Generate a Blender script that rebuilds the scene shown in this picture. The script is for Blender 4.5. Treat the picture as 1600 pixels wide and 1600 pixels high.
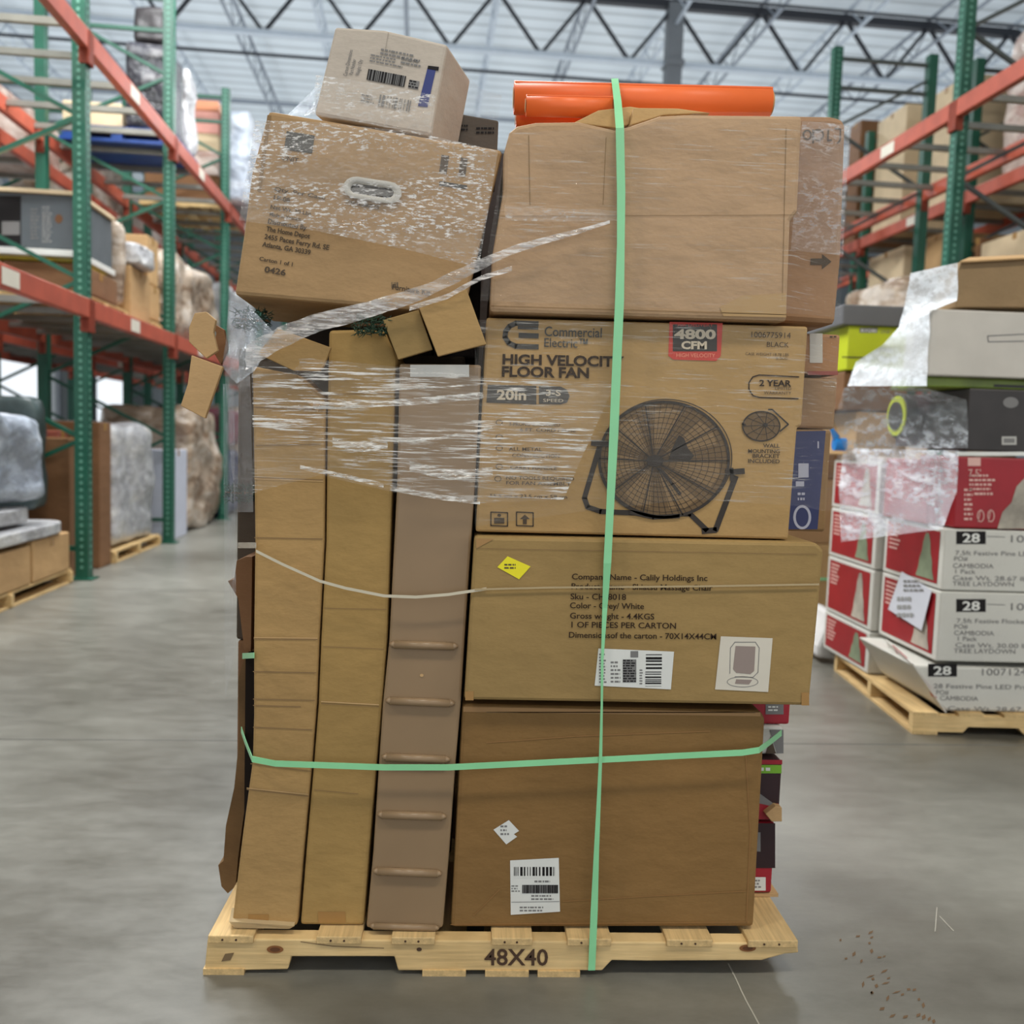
import bpy, bmesh, math, random
from mathutils import Vector, Matrix, noise
random.seed(7)
for o in list(bpy.data.objects): bpy.data.objects.remove(o)
SC = bpy.context.scene
COL = SC.collection

# ------------------------------------------------------------------ camera
FPX = 1400.0
YAW, PITCH, ROLL = 0.044, math.radians(4.7), 0.033
CAM = Vector((-0.0937, -1.7585, 1.103))
F_ = Vector((math.sin(YAW)*math.cos(PITCH), math.cos(YAW)*math.cos(PITCH), -math.sin(PITCH)))
R0 = F_.cross(Vector((0, 0, 1))).normalized(); U0 = R0.cross(F_)
R_ = R0*math.cos(ROLL) + U0*math.sin(ROLL); U_ = -R0*math.sin(ROLL) + U0*math.cos(ROLL)
cd = bpy.data.cameras.new('camera'); cam = bpy.data.objects.new('camera', cd); COL.objects.link(cam)
cam.matrix_world = Matrix(((R_.x, U_.x, -F_.x, CAM.x), (R_.y, U_.y, -F_.y, CAM.y), (R_.z, U_.z, -F_.z, CAM.z), (0, 0, 0, 1)))
cd.sensor_width = 36; cd.lens = FPX/1600*36; cd.clip_end = 200
cd.dof.use_dof = True; cd.dof.focus_distance = 1.8; cd.dof.aperture_fstop = 3.0
SC.camera = cam

# ------------------------------------------------------------------ world, lights, exposure
SC.view_settings.view_transform = 'Standard'; SC.view_settings.look = 'None'
SC.view_settings.gamma = 1; SC.view_settings.use_curve_mapping = False
SC.view_settings.exposure = 0.2
w = bpy.data.worlds.new('world'); SC.world = w; w.use_nodes = True
bg = w.node_tree.nodes['Background']; bg.inputs[0].default_value = (0.88, 0.94, 1.0, 1); bg.inputs[1].default_value = 1.0

TH = math.radians(-3.5)                    # the building's aisle direction
EV = Vector((math.sin(TH), math.cos(TH), 0)); EN = Vector((math.cos(TH), -math.sin(TH), 0))
def W(u, v, z): return EN*u + EV*v + Vector((0, 0, z))

def area(name, u, v, z, sx, sy, power, col=(1, 1, 1), rx=0.0):
    l = bpy.data.lights.new(name, 'AREA'); l.shape = 'RECTANGLE'; l.size = sx; l.size_y = sy
    l.energy = power; l.color = col
    o = bpy.data.objects.new(name, l); COL.objects.link(o); o.location = W(u, v, z)
    o.rotation_euler = (rx, 0, -TH); return o
for i, (u, v) in enumerate(((-4.6, -2.5), (0.5, -2.6), (5.5, -2.5))):
    area('high_bay_light', u, v, 6.6, 1.6, 0.5, 120, (1, 0.94, 0.82), math.radians(12))
for i, (u, v) in enumerate(((0.2, 15.0), (5.0, 12.0))):
    area('high_bay_light', u, v, 6.7, 1.6, 0.5, 150, (0.95, 0.98, 1.0))
area('high_bay_light', -2.6, 3.6, 6.7, 2.4, 1.2, 520, (0.97, 0.99, 1.0))
area('high_bay_light', -0.8, 6.8, 6.7, 2.4, 1.2, 330, (0.97, 0.99, 1.0))
o = area('daylight_from_dock_doors', -10.2, 11.5, 1.3, 9.0, 2.4, 240, (0.84, 0.92, 1.0)); o.rotation_euler = (math.pi/2, 0, -math.pi/2-TH)
area('ceiling_fill', 0, 17, 6.4, 24, 20, 1200, (0.93, 0.97, 1.0), math.pi)  # unseen fill panel added to brighten the ceiling from below

# ------------------------------------------------------------------ colours, materials
def lin(c):
    c /= 255.0
    return c/12.92 if c <= 0.04045 else ((c+0.055)/1.055)**2.4
def rgb(r, g, b, k=1.0): return (min(1, lin(r)*k), min(1, lin(g)*k), min(1, lin(b)*k), 1)
MATS = {}
def newmat(name):
    m = bpy.data.materials.new(name); m.use_nodes = True; MATS[name] = m
    nt = m.node_tree; return m, nt, nt.nodes['Principled BSDF']
def N(nt, t, **kw):
    n = nt.nodes.new(t)
    for k, v in kw.items(): setattr(n, k, v)
    return n
def noise_node(nt, scale=(1, 1, 1), s=5, d=4, r=0.55):
    tc = N(nt, 'ShaderNodeTexCoord'); mp = N(nt, 'ShaderNodeMapping'); mp.inputs['Scale'].default_value = scale
    nz = N(nt, 'ShaderNodeTexNoise'); nz.inputs['Scale'].default_value = s; nz.inputs['Detail'].default_value = d; nz.inputs['Roughness'].default_value = r
    nt.links.new(tc.outputs['Object'], mp.inputs[0]); nt.links.new(mp.outputs[0], nz.inputs['Vector']); return nz
def ramp(nt, src, a, b, ca, cb):
    r = N(nt, 'ShaderNodeValToRGB'); r.color_ramp.elements[0].position = a; r.color_ramp.elements[1].position = b
    r.color_ramp.elements[0].color = ca; r.color_ramp.elements[1].color = cb
    nt.links.new(src, r.inputs[0]); return r
def bump(nt, p, src, strength, dist=0.01):
    b = N(nt, 'ShaderNodeBump'); b.inputs['Strength'].default_value = strength; b.inputs['Distance'].default_value = dist
    nt.links.new(src, b.inputs['Height']); nt.links.new(b.outputs[0], p.inputs['Normal']); return b
def sh(c, k): return (min(1, c[0]*k), min(1, c[1]*k), min(1, c[2]*k), 1)
def board(name, col, rough=0.75, var=0.12, wr=0.25):
    if name in MATS: return MATS[name]
    m, nt, p = newmat(name)
    a = noise_node(nt, (1, 1, 1), 3.0, 5); f = noise_node(nt, (30, 30, 160), 4, 3)
    r = ramp(nt, a.outputs[0], 0.3, 0.7, sh(col, 1-var), sh(col, 1+var))
    mx = N(nt, 'ShaderNodeMixRGB', blend_type='MULTIPLY'); mx.inputs[0].default_value = 0.35
    r2 = ramp(nt, f.outputs[0], 0.35, 0.65, (0.8, 0.8, 0.8, 1), (1, 1, 1, 1))
    nt.links.new(r.outputs[0], mx.inputs[1]); nt.links.new(r2.outputs[0], mx.inputs[2])
    nt.links.new(mx.outputs[0], p.inputs['Base Color']); p.inputs['Roughness'].default_value = rough
    p.inputs['Specular IOR Level'].default_value = 0.3
    w1 = noise_node(nt, (5, 5, 9), 1.3, 5, 0.5); bump(nt, p, w1.outputs[0], wr, 0.03)
    return m
def plain(name, col, rough=0.5, metal=0.0, spec=0.5, var=0.0, bm=0.0):
    if name in MATS: return MATS[name]
    m, nt, p = newmat(name)
    p.inputs['Base Color'].default_value = col; p.inputs['Roughness'].default_value = rough
    p.inputs['Metallic'].default_value = metal; p.inputs['Specular IOR Level'].default_value = spec
    nz = noise_node(nt, (1, 1, 1), 6, 4)
    v = max(var, 0.04)
    r = ramp(nt, nz.outputs[0], 0.35, 0.65, sh(col, 1-v), sh(col, 1+v)); nt.links.new(r.outputs[0], p.inputs['Base Color'])
    if bm: bump(nt, p, nz.outputs[0], bm, 0.02)
    return m
def film(name, base, peak, tint=(1, 1, 1, 1), scale=(2.2, 2, 34), rough=0.18, lo=0.50, hi=0.66, milky=0.35, mlo=0.42, mhi=0.62):
    """thin clear stretch film: see-through where taut, glossy and hazy where it bunches; white noise streaks also paint its glints"""
    if name in MATS: return MATS[name]
    m, nt, p = newmat(name); nt.nodes.remove(p); out = nt.nodes['Material Output']
    s = noise_node(nt, scale, 3.2, 5, 0.72); big = noise_node(nt, (1, 1, 2.4), 3.4, 3, 0.5)
    r1 = ramp(nt, s.outputs[0], lo, hi, (0, 0, 0, 1), (1, 1, 1, 1)); r2 = ramp(nt, big.outputs[0], mlo, mhi, (0.12,)*3+(1,), (1, 1, 1, 1))
    mul = N(nt, 'ShaderNodeMath', operation='MULTIPLY'); nt.links.new(r1.outputs[0], mul.inputs[0]); nt.links.new(r2.outputs[0], mul.inputs[1])
    fac = N(nt, 'ShaderNodeMath', operation='MULTIPLY_ADD'); nt.links.new(mul.outputs[0], fac.inputs[0]); fac.inputs[1].default_value = peak; fac.inputs[2].default_value = base
    tr = N(nt, 'ShaderNodeBsdfTransparent'); gl = N(nt, 'ShaderNodeBsdfGlossy'); gl.inputs['Roughness'].default_value = rough
    gl.inputs['Color'].default_value = tint
    df = N(nt, 'ShaderNodeBsdfDiffuse'); df.inputs['Color'].default_value = tint  # matt white in the streaks puts the film's glints into the colour
    tl = N(nt, 'ShaderNodeBsdfTranslucent'); tl.inputs['Color'].default_value = tint
    bp = N(nt, 'ShaderNodeBump'); bp.inputs['Strength'].default_value = 0.9; bp.inputs['Distance'].default_value = 0.02
    nt.links.new(s.outputs[0], bp.inputs['Height']); nt.links.new(bp.outputs[0], gl.inputs['Normal'])
    m0 = N(nt, 'ShaderNodeMixShader'); m0.inputs[0].default_value = 0.15; nt.links.new(df.outputs[0], m0.inputs[1]); nt.links.new(tl.outputs[0], m0.inputs[2])
    m1 = N(nt, 'ShaderNodeMixShader'); m1.inputs[0].default_value = milky; nt.links.new(gl.outputs[0], m1.inputs[1]); nt.links.new(m0.outputs[0], m1.inputs[2])
    m2 = N(nt, 'ShaderNodeMixShader'); nt.links.new(fac.outputs[0], m2.inputs[0]); nt.links.new(tr.outputs[0], m2.inputs[1]); nt.links.new(m1.outputs[0], m2.inputs[2])
    nt.links.new(m2.outputs[0], out.inputs[0]); return m

def wood(name, col, axis=(3, 3, 60)):
    if name in MATS: return MATS[name]
    m, nt, p = newmat(name)
    a = noise_node(nt, axis, 1.6, 6, 0.6); b = noise_node(nt, (1, 1, 1), 7, 3)
    r = ramp(nt, a.outputs[0], 0.3, 0.7, sh(col, 0.72), sh(col, 1.12))
    r2 = ramp(nt, b.outputs[0], 0.3, 0.62, (0.78, 0.72, 0.62, 1), (1, 1, 1, 1))
    mx = N(nt, 'ShaderNodeMixRGB', blend_type='MULTIPLY'); mx.inputs[0].default_value = 0.7
    nt.links.new(r.outputs[0], mx.inputs[1]); nt.links.new(r2.outputs[0], mx.inputs[2]); nt.links.new(mx.outputs[0], p.inputs['Base Color'])
    p.inputs['Roughness'].default_value = 0.7; bump(nt, p, a.outputs[0], 0.25, 0.004); return m

INK = plain('dark_ink', rgb(58, 45, 36), 0.8, spec=0.1)
INKG = plain('grey_ink', rgb(88, 76, 64), 0.8, spec=0.1)
BLACK = plain('black_print', rgb(30, 27, 27), 0.6, spec=0.2)
WHITE = plain('white_paper', rgb(222, 222, 216), 0.5, var=0.05)
PALE = plain('pale_print', rgb(205, 190, 165), 0.7)
GREYP = plain('grey_print', rgb(120, 118, 116), 0.6)
DARK = plain('dark_void_shade', rgb(38, 33, 30), 0.9, spec=0.05)  # flat dark colour stands for shade in a gap and the hand hole
TAPE = plain('clear_tape', rgb(164, 124, 72), 0.25, spec=0.5, var=0.1)
PINE_Y = wood('pine_front', rgb(226, 194, 138), (3, 3, 60))
PINE_D = wood('pine_deck', rgb(214, 182, 128), (60, 3, 60))
GREEN = plain('green_post_paint', rgb(27, 86, 67), 0.42, spec=0.5, var=0.12)
HOLE = plain('post_hole', rgb(96, 150, 130), 0.5)
ORANGE = plain('orange_beam_paint', rgb(178, 84, 62), 0.45, spec=0.5, var=0.12)
STEEL = plain('grey_steel', rgb(140, 138, 130), 0.4, 0.5, var=0.1)
STRAP = plain('green_plastic_strap', rgb(142, 214, 158), 0.33, spec=0.6, var=0.06)

# ------------------------------------------------------------------ geometry helpers
WLOC = {}
def tag(o, label=None, cat=None, group=None, kind=None):
    if label: o['label'] = label
    if cat: o['category'] = cat
    if group: o['group'] = group
    if kind: o['kind'] = kind
    return o
def link(name, vs, fs, mats, mi=None, parent=None, bevel=0.0, smooth=False, subsurf=0, center=False):
    vs = [Vector(v) for v in vs]
    lo = Vector((min(v.x for v in vs), min(v.y for v in vs), min(v.z for v in vs)))
    hi = Vector((max(v.x for v in vs), max(v.y for v in vs), max(v.z for v in vs)))
    base = Vector(((lo.x+hi.x)/2, (lo.y+hi.y)/2, lo.z))
    me = bpy.data.meshes.new(name); me.from_pydata([v-base for v in vs], [], fs)
    if not isinstance(mats, (list, tuple)): mats = [mats]
    for m in mats: me.materials.append(m)
    if mi:
        for p, i in zip(me.polygons, mi): p.material_index = i
    if smooth:
        for p in me.polygons: p.use_smooth = True
    bm = bmesh.new(); bm.from_mesh(me)
    if len(me.polygons) < 4000: bmesh.ops.recalc_face_normals(bm, faces=bm.faces)
    bm.to_mesh(me); bm.free(); me.update()
    o = bpy.data.objects.new(name, me); COL.objects.link(o)
    if parent:
        o.parent = parent; o.location = base - WLOC[parent.name]
    else: o.location = base
    WLOC[o.name] = base
    if bevel:
        b = o.modifiers.new('bevel', 'BEVEL'); b.width = bevel; b.segments = 2; b.limit_method = 'ANGLE'; b.angle_limit = math.radians(40)
    return o
def empty(name, loc):
    o = bpy.data.objects.new(name, None); COL.objects.link(o); o.location = loc; o.empty_display_size = 0.1
    WLOC[o.name] = Vector(loc); return o
def rest(o, z):
    """nothing of this thing may reach below the surface it stands on"""
    for m in [o]+list(o.children):
        if m.type != 'MESH': continue
        oz = WLOC[m.name].z
        for v in m.data.vertices:
            if v.co.z+oz < z: v.co.z = z-oz
    return o
class MB:
    def __init__(s): s.v = []; s.f = []; s.m = []
    def add(s, vs, fs, mi=0):
        n = len(s.v); s.v += [Vector(v) for v in vs]; s.f += [tuple(i+n for i in f) for f in fs]; s.m += [mi]*len(fs)
    def hexa(s, a, b, mi=0):       # a = 4 front points, b = 4 back points
        s.add(list(a)+list(b), [(0, 1, 2, 3), (7, 6, 5, 4), (0, 4, 5, 1), (1, 5, 6, 2), (2, 6, 7, 3), (3, 7, 4, 0)], mi)
    def box(s, x0, x1, y0, y1, z0, z1, T=None, mi=0):
        T = T or (lambda x, y, z: Vector((x, y, z)))
        s.hexa([T(x0, y0, z0), T(x1, y0, z0), T(x1, y0, z1), T(x0, y0, z1)], [T(x0, y1, z0), T(x1, y1, z0), T(x1, y1, z1), T(x0, y1, z1)], mi)
    def tube(s, p, q, r, n=10, mi=0, r2=None, cap=True):
        p = Vector(p); q = Vector(q); d = (q-p).normalized(); a = d.orthogonal().normalized(); b = d.cross(a); r2 = r if r2 is None else r2
        vs = [p+(a*math.cos(t)+b*math.sin(t))*r for t in [2*math.pi*i/n for i in range(n)]] + [q+(a*math.cos(t)+b*math.sin(t))*r2 for t in [2*math.pi*i/n for i in range(n)]]
        fs = [(i, (i+1) % n, n+(i+1) % n, n+i) for i in range(n)]
        if cap: fs += [tuple(range(n)), tuple(range(2*n-1, n-1, -1))]
        s.add(vs, fs, mi)
    def bar(s, p, q, w, h, mi=0, up=Vector((0, 0, 1))):
        p = Vector(p); q = Vector(q); d = (q-p).normalized(); a = d.cross(up)
        if a.length < 1e-4: a = d.cross(Vector((1, 0, 0)))
        a.normalize(); b = a.cross(d).normalized(); a = a*w/2; b = b*h/2
        s.hexa([p-a-b, p+a-b, p+a+b, p-a+b], [q-a-b, q+a-b, q+a+b, q-a+b], mi)
    def build(s, name, mats, parent=None, **k): return link(name, s.v, s.f, mats, s.m, parent, **k)

def ray(px, py): return F_ + R_*((px-800)/FPX) - U_*((py-800)/FPX)
def onplane(px, py, p0, n):
    d = ray(px, py); t = (Vector(p0)-CAM).dot(n)/d.dot(n); return CAM + d*t
YN = Vector((0, 1, 0)); XN = Vector((1, 0, 0))
def PY(px, py, Y=0.0): return onplane(px, py, (0, Y, 0), YN)
def FL(px, py, z=0.0): return onplane(px, py, (0, 0, z), Vector((0, 0, 1)))
def prism(name, pts, Y, depth, mats, parent=None, bevel=0.004, dv=None, mi=None):
    """a solid whose front face lies on the plane y = Y; it reaches DEPTH metres back"""
    fr = [PY(x, y, Y) for x, y in pts]; dv = Vector(dv) if dv else Vector((0, depth, 0))
    n = len(fr); vs = fr + [p+dv for p in fr]
    fs = [tuple(range(n)), tuple(range(2*n-1, n-1, -1))] + [(i, i+n, (i+1) % n+n, (i+1) % n) for i in range(n)]
    return link(name, vs, fs, mats, mi, parent, bevel)

class Art:
    """flat print on a real face: shapes are given where they stand on that face"""
    def __init__(s, p0=(0, 0, 0), n=YN, off=0.0012): s.p0 = Vector(p0); s.n = n; s.off = off; s.b = MB(); s.mats = []; s.tr = None
    def _m(s, m):
        if m not in s.mats: s.mats.append(m)
        return s.mats.index(m)
    def P(s, x, y, layer=0):
        if s.tr: x, y = s.tr(x, y)
        q = onplane(x, y, s.p0, s.n); sg = -1 if (q-CAM).dot(s.n) > 0 else 1
        return q + s.n*sg*(s.off + 0.0005*layer)
    def poly(s, pts, mat, layer=0): s.b.add([s.P(x, y, layer) for x, y in pts], [tuple(range(len(pts)))], s._m(mat)); return s
    def rect(s, x0, y0, x1, y1, mat, layer=0): return s.poly([(x0, y0), (x1, y0), (x1, y1), (x0, y1)], mat, layer)
    def line(s, pts, w, mat, layer=0, closed=False):
        if closed: pts = pts+[pts[0]]
        for (x0, y0), (x1, y1) in zip(pts, pts[1:]):
            l = math.hypot(x1-x0, y1-y0) or 1; nx, ny = -(y1-y0)/l*w/2, (x1-x0)/l*w/2; ex, ey = (x1-x0)/l*w*0.2, (y1-y0)/l*w*0.2
            s.poly([(x0+nx-ex, y0+ny-ey), (x1+nx+ex, y1+ny+ey), (x1-nx+ex, y1-ny+ey), (x0-nx-ex, y0-ny-ey)], mat, layer)
        return s
    def ell(s, cx, cy, rx, ry, mat, layer=0, n=40): return s.poly([(cx+rx*math.cos(2*math.pi*i/n), cy+ry*math.sin(2*math.pi*i/n)) for i in range(n)], mat, layer)
    def ring(s, cx, cy, rx, ry, w, mat, layer=0, n=48):
        for i in range(n):
            a, b = 2*math.pi*i/n, 2*math.pi*(i+1)/n
            s.poly([(cx+(rx+k)*math.cos(t), cy+(ry+k)*math.sin(t)) for t, k in ((a, w/2), (b, w/2), (b, -w/2), (a, -w/2))], mat, layer)
        return s
    def text(s, body, x, y, h, mat, ang=0.0, x1=None, sx=1.0, bold=0.0, layer=1):
        cu = bpy.data.curves.new('t', 'FONT'); cu.body = body; cu.size = 1; cu.resolution_u = 3; cu.offset = bold
        ob = bpy.data.objects.new('t', cu); me = bpy.data.meshes.new_from_object(ob)
        k = h/0.70; xs = [v.co.x for v in me.vertices] or [0, 1]
        if x1 is not None: sx = (x1-x)/(k*max(xs))/max(0.2, math.cos(math.radians(ang))) if abs(ang) < 45 else sx
        ca, sa = math.cos(math.radians(ang)), math.sin(math.radians(ang))
        vs = []
        for v in me.vertices:
            a, b = v.co.x*k*sx, -v.co.y*k; vs.append(s.P(x+a*ca-b*sa, y+a*sa+b*ca, layer))
        s.b.add(vs, [tuple(p.vertices) for p in me.polygons], s._m(mat))
        bpy.data.objects.remove(ob); bpy.data.curves.remove(cu); bpy.data.meshes.remove(me); return s
    def bars(s, x0, y0, x1, y1, mat, n=22, vertical=True, layer=1, seed=1):
        rr = random.Random(seed); t = 0.0
        while t < 1:
            w_ = rr.choice((0.5, 0.9, 1.5))/n; e = min(1, t+w_)
            if vertical: s.rect(x0+(x1-x0)*t, y0, x0+(x1-x0)*e, y1, mat, layer)
            else: s.rect(x0, y0+(y1-y0)*t, x1, y0+(y1-y0)*e, mat, layer)
            t = e + rr.choice((0.5, 0.8, 1.2))/n
        return s
    def tiny(s, x0, y0, x1, y1, mat, rows=3, layer=1, seed=3):     # rows of print too small to read
        rr = random.Random(seed); hh = (y1-y0)/rows
        for r in range(rows):
            x = x0; e = x0+(x1-x0)*rr.uniform(0.65, 1)
            while x < e:
                w_ = rr.uniform(2.0, 7.0); s.rect(x, y0+r*hh+hh*0.2, min(e, x+w_), y0+r*hh+hh*0.68, mat, layer); x += w_+rr.uniform(1, 2)
        return s
    def build(s, name, parent, label=None):
        o = s.b.build(name, s.mats, parent)
        if label: o['label'] = label
        return o
def YA(Y): return Art((0, Y, 0), YN)

def ribbon(name, L, Rr, mat, parent=None, th=0.0012):
    vs = list(L)+list(Rr); n = len(L); fs = [(i, i+1, n+i+1, n+i) for i in range(n-1)]
    o = link(name, vs, fs, mat, None, parent); m = o.modifiers.new('thick', 'SOLIDIFY'); m.thickness = th; m.offset = 0; return o

def sheet(name, top, bot, Y, mat, parent=None, nx=60, ny=24, amp=0.006, fx=2.0, fz=22.0, seed=0, smooth=True, curve=None):
    """wrinkled film between two edges given where it stands in front of the load"""
    def along(pl, t):
        s = t*(len(pl)-1); i = min(int(s), len(pl)-2); f = s-i
        return tuple(pl[i][k]*(1-f)+pl[i+1][k]*f for k in range(len(pl[0])))
    top = [(p[0], p[1], p[2] if len(p) > 2 else Y) for p in top]; bot = [(p[0], p[1], p[2] if len(p) > 2 else Y) for p in bot]
    vs = []; fs = []
    for j in range(ny+1):
        for i in range(nx+1):
            a = along(top, i/nx); b = along(bot, i/nx); t = j/ny
            p = [a[k]*(1-t)+b[k]*t for k in range(len(a))]
            yy = p[2] if len(p) > 2 else Y
            q = PY(p[0], p[1], yy); h = noise.noise(Vector((q.x*fx+seed, seed*1.7, q.z*fz)))+0.5*noise.noise(Vector((q.x*fx*3+seed, seed*2.7, q.z*fz*2)))
            q.y -= amp*(h+0.6); vs.append(q)
    for j in range(ny):
        for i in range(nx): a = j*(nx+1)+i; fs.append((a, a+1, a+nx+2, a+nx+1))
    return link(name, vs, fs, mat, None, parent, smooth=smooth)

# ================================================================== building
def rackplane_uv(px, py, u):
    q = onplane(px, py, EN*u, EN); return q.dot(EV), q.z
def rackplane_v(px, py, v):
    q = onplane(px, py, EV*v, EV); return q.dot(EN), q.z
def struct(o): o['kind'] = 'structure'; return o

def concrete():
    m, nt, p = newmat('polished_concrete')
    a = noise_node(nt, (1, 1, 1), 0.55, 6, 0.55); b = noise_node(nt, (1, 2.2, 1), 5, 8, 0.72)
    r = ramp(nt, a.outputs[0], 0.36, 0.64, rgb(98, 95, 86), rgb(140, 138, 129)); r2 = ramp(nt, b.outputs[0], 0.3, 0.7, (0.68, 0.68, 0.67, 1), (1, 1, 1, 1))
    mx = N(nt, 'ShaderNodeMixRGB', blend_type='MULTIPLY'); mx.inputs[0].default_value = 1
    nt.links.new(r.outputs[0], mx.inputs[1]); nt.links.new(r2.outputs[0], mx.inputs[2]); nt.links.new(mx.outputs[0], p.inputs['Base Color'])
    r3 = ramp(nt, b.outputs[0], 0.3, 0.7, (0.28,)*3+(1,), (0.44,)*3+(1,)); nt.links.new(r3.outputs[0], p.inputs['Roughness'])
    p.inputs['Specular IOR Level'].default_value = 0.6; bump(nt, p, b.outputs[0], 0.04, 0.004); return m
CONC = concrete()
U0_, U1_, V0_, V1_ = -10.5, 15.0, -9.0, 34.0
ZR = 8.25
b = MB(); b.box(U0_, U1_, V0_, V1_, -0.2, 0, W); floor = struct(b.build('floor', [CONC]))
JOINT = plain('joint_filler', rgb(92, 90, 84), 0.7)
b = MB()
p, q = FL(0, 1163), FL(360, 1168); p2, q2 = FL(1290, 1166), FL(1600, 1168)
b.bar(p+(p-q).normalized()*2, q2+(q2-p).normalized()*4, 0.006, 0.002)
p, q = FL(250, 995), FL(20, 1165); b.bar(FL(0, 918)+Vector((0, 0, 0)), FL(0, 918)+EN*12, 0.006, 0.002)
o = b.build('expansion_joint', [JOINT], floor)
b = MB(); pts = [(1138, 1506), (1150, 1530), (1158, 1548), (1168, 1568), (1178, 1586), (1192, 1612)]
for (x0, y0), (x1, y1) in zip(pts, pts[1:]): b.bar(FL(x0, y0), FL(x1, y1), 0.003, 0.002)
pts = [(1463, 1420), (1462, 1458), (1474, 1432), (1488, 1455)]
b.bar(FL(1464, 1418), FL(1461, 1456), 0.0025, 0.002); b.bar(FL(1468, 1432), FL(1490, 1455), 0.0025, 0.002)
b.build('floor_crack', [plain('pale_crack', rgb(176, 172, 160), 0.8)], floor)
rr = random.Random(5); b = MB()
for k in range(34):
    t = k/33; x = 1325+t*110+rr.uniform(-38, 38); y = 1478+t*110+rr.uniform(-26, 26); a = rr.uniform(0.4, 1.1); L = rr.uniform(0.006, 0.014); ww = rr.uniform(0.002, 0.004)
    c_ = FL(x, y, 0.0008); d = Vector((math.cos(a), math.sin(a), 0)); n_ = Vector((-d.y, d.x, 0))
    b.add([c_-d*L, c_+n_*ww, c_+d*L, c_-n_*ww], [(0, 1, 2, 3)])
o = b.build('shoe_print_dirt', [plain('brown_dirt', rgb(118, 92, 66), 0.9)], floor); o['kind'] = 'stuff'

def deckmat():
    m, nt, p = newmat('white_roof_deck'); tc = N(nt, 'ShaderNodeTexCoord'); mp = N(nt, 'ShaderNodeMapping'); mp.inputs['Rotation'].default_value = (0, 0, TH)
    wv = N(nt, 'ShaderNodeTexWave', bands_direction='Y'); wv.inputs['Scale'].default_value = 0.8; wv.inputs['Distortion'].default_value = 0.3
    nt.links.new(tc.outputs['Object'], mp.inputs[0]); nt.links.new(mp.outputs[0], wv.inputs[0])
    r = ramp(nt, wv.outputs[0], 0.0, 0.25, rgb(170, 178, 182), rgb(206, 215, 221)); nt.links.new(r.outputs[0], p.inputs['Base Color'])
    p.inputs['Roughness'].default_value = 0.5; bump(nt, p, wv.outputs[0], 0.3, 0.05); return m
b = MB(); b.box(U0_, U1_, V0_, V1_, ZR, ZR+0.2, W); struct(b.build('ceiling', [deckmat()]))
WALL = plain('wall_panel', rgb(188, 194, 198), 0.7, var=0.05)
b = MB(); b.box(U0_, U1_, V1_, V1_+0.2, 0, ZR, W); struct(b.build('wall_back', [WALL]))
b = MB(); b.box(U1_, U1_+0.2, V0_, V1_, 0, ZR, W); struct(b.build('wall_right', [WALL]))
# left wall with open dock doors: daylight comes in
uw = U0_; b = MB(); doors = []
for a, c_ in ((-20, 90), (146, 202), (233, 254), (278, 293)):
    doors.append((rackplane_uv(a, 560, uw)[0], rackplane_uv(c_, 560, uw)[0]))
zt = rackplane_uv(60, 548, uw)[1]
v = V0_
for a, c_ in doors:
    b.box(uw-0.2, uw, v, a, 0, ZR, W); b.box(uw-0.2, uw, a, c_, zt, ZR, W); v = c_
b.box(uw-0.2, uw, v, V1_, 0, ZR, W); struct(b.build('wall_left', [plain('wall_left_panel', rgb(150, 152, 152), 0.7)]))
DOORF = plain('door_trim_grey', rgb(92, 96, 100), 0.5)
for i, (a, c_) in enumerate(doors):
    b = MB()
    for vv in (a, c_): b.box(uw-0.05, uw+0.08, vv-0.06, vv+0.06, 0, zt+0.06, W)
    b.box(uw-0.05, uw+0.08, a, c_, zt-0.04, zt+0.08, W)
    struct(b.build('door_%d' % (i+1), [DOORF]))

# roof steel: a truss girder across the aisles, bar joists along them, sprinkler pipes
STD = plain('dark_truss_steel', rgb(40, 42, 48), 0.5, 0.3); STL = plain('silver_truss_steel', rgb(176, 186, 196), 0.4, 0.3)
STM = plain('grey_joist_steel', rgb(128, 136, 146), 0.5, 0.2)
VG = 12.6
zt1 = rackplane_v(1190, 20, VG)[1]; zb1 = rackplane_v(1190, 112, VG)[1]
un = [rackplane_v(1190, 20, VG)[0]]; step = rackplane_v(1322, 30, VG)[0]-un[0]
g = empty('roof_girder', W(0, VG, zb1)); struct(g)
b = MB(); b.bar(W(U0_, VG, zt1), W(U1_, VG, zt1), 0.13, 0.12); b.build('top_chord', [STD], g)
b = MB(); b.bar(W(U0_, VG, zb1), W(U1_, VG, zb1), 0.10, 0.07); b.build('bottom_chord', [STL], g)
nodes = [un[0]+k*step for k in range(-13, 12)]
for k, u in enumerate(nodes):
    if not (U0_+1 < u < U1_-1): continue
    for sg in (-1, 1):
        b = MB(); b.bar(W(u, VG, zt1), W(u+sg*step/2, VG, zb1), 0.05, 0.05, up=EV); b.build('diagonal_web', [STD], g)
for k, u in enumerate(nodes):
    if not (U0_+1 < u < U1_-1): continue
    b = MB(); jd = 0.42; z1 = zt1+0.10; z0 = z1-jd
    for (va, vb) in ((V0_, V1_),):
        b.bar(W(u, va, z1), W(u, vb, z1), 0.05, 0.04); b.bar(W(u, 9, z0), W(u, vb-0.3, z0), 0.045, 0.03)
    v = 9.0; up_ = False
    while v < 28: b.bar(W(u, v, z1 if up_ else z0), W(u, v+0.5, z0 if up_ else z1), 0.018, 0.018, up=EN); up_ = not up_; v += 0.5
    struct(b.build('roof_joist', [STM if k % 2 else STL]))
VG2 = 22.0
g = empty('roof_girder', W(0, VG2, zb1)); struct(g)
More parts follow.
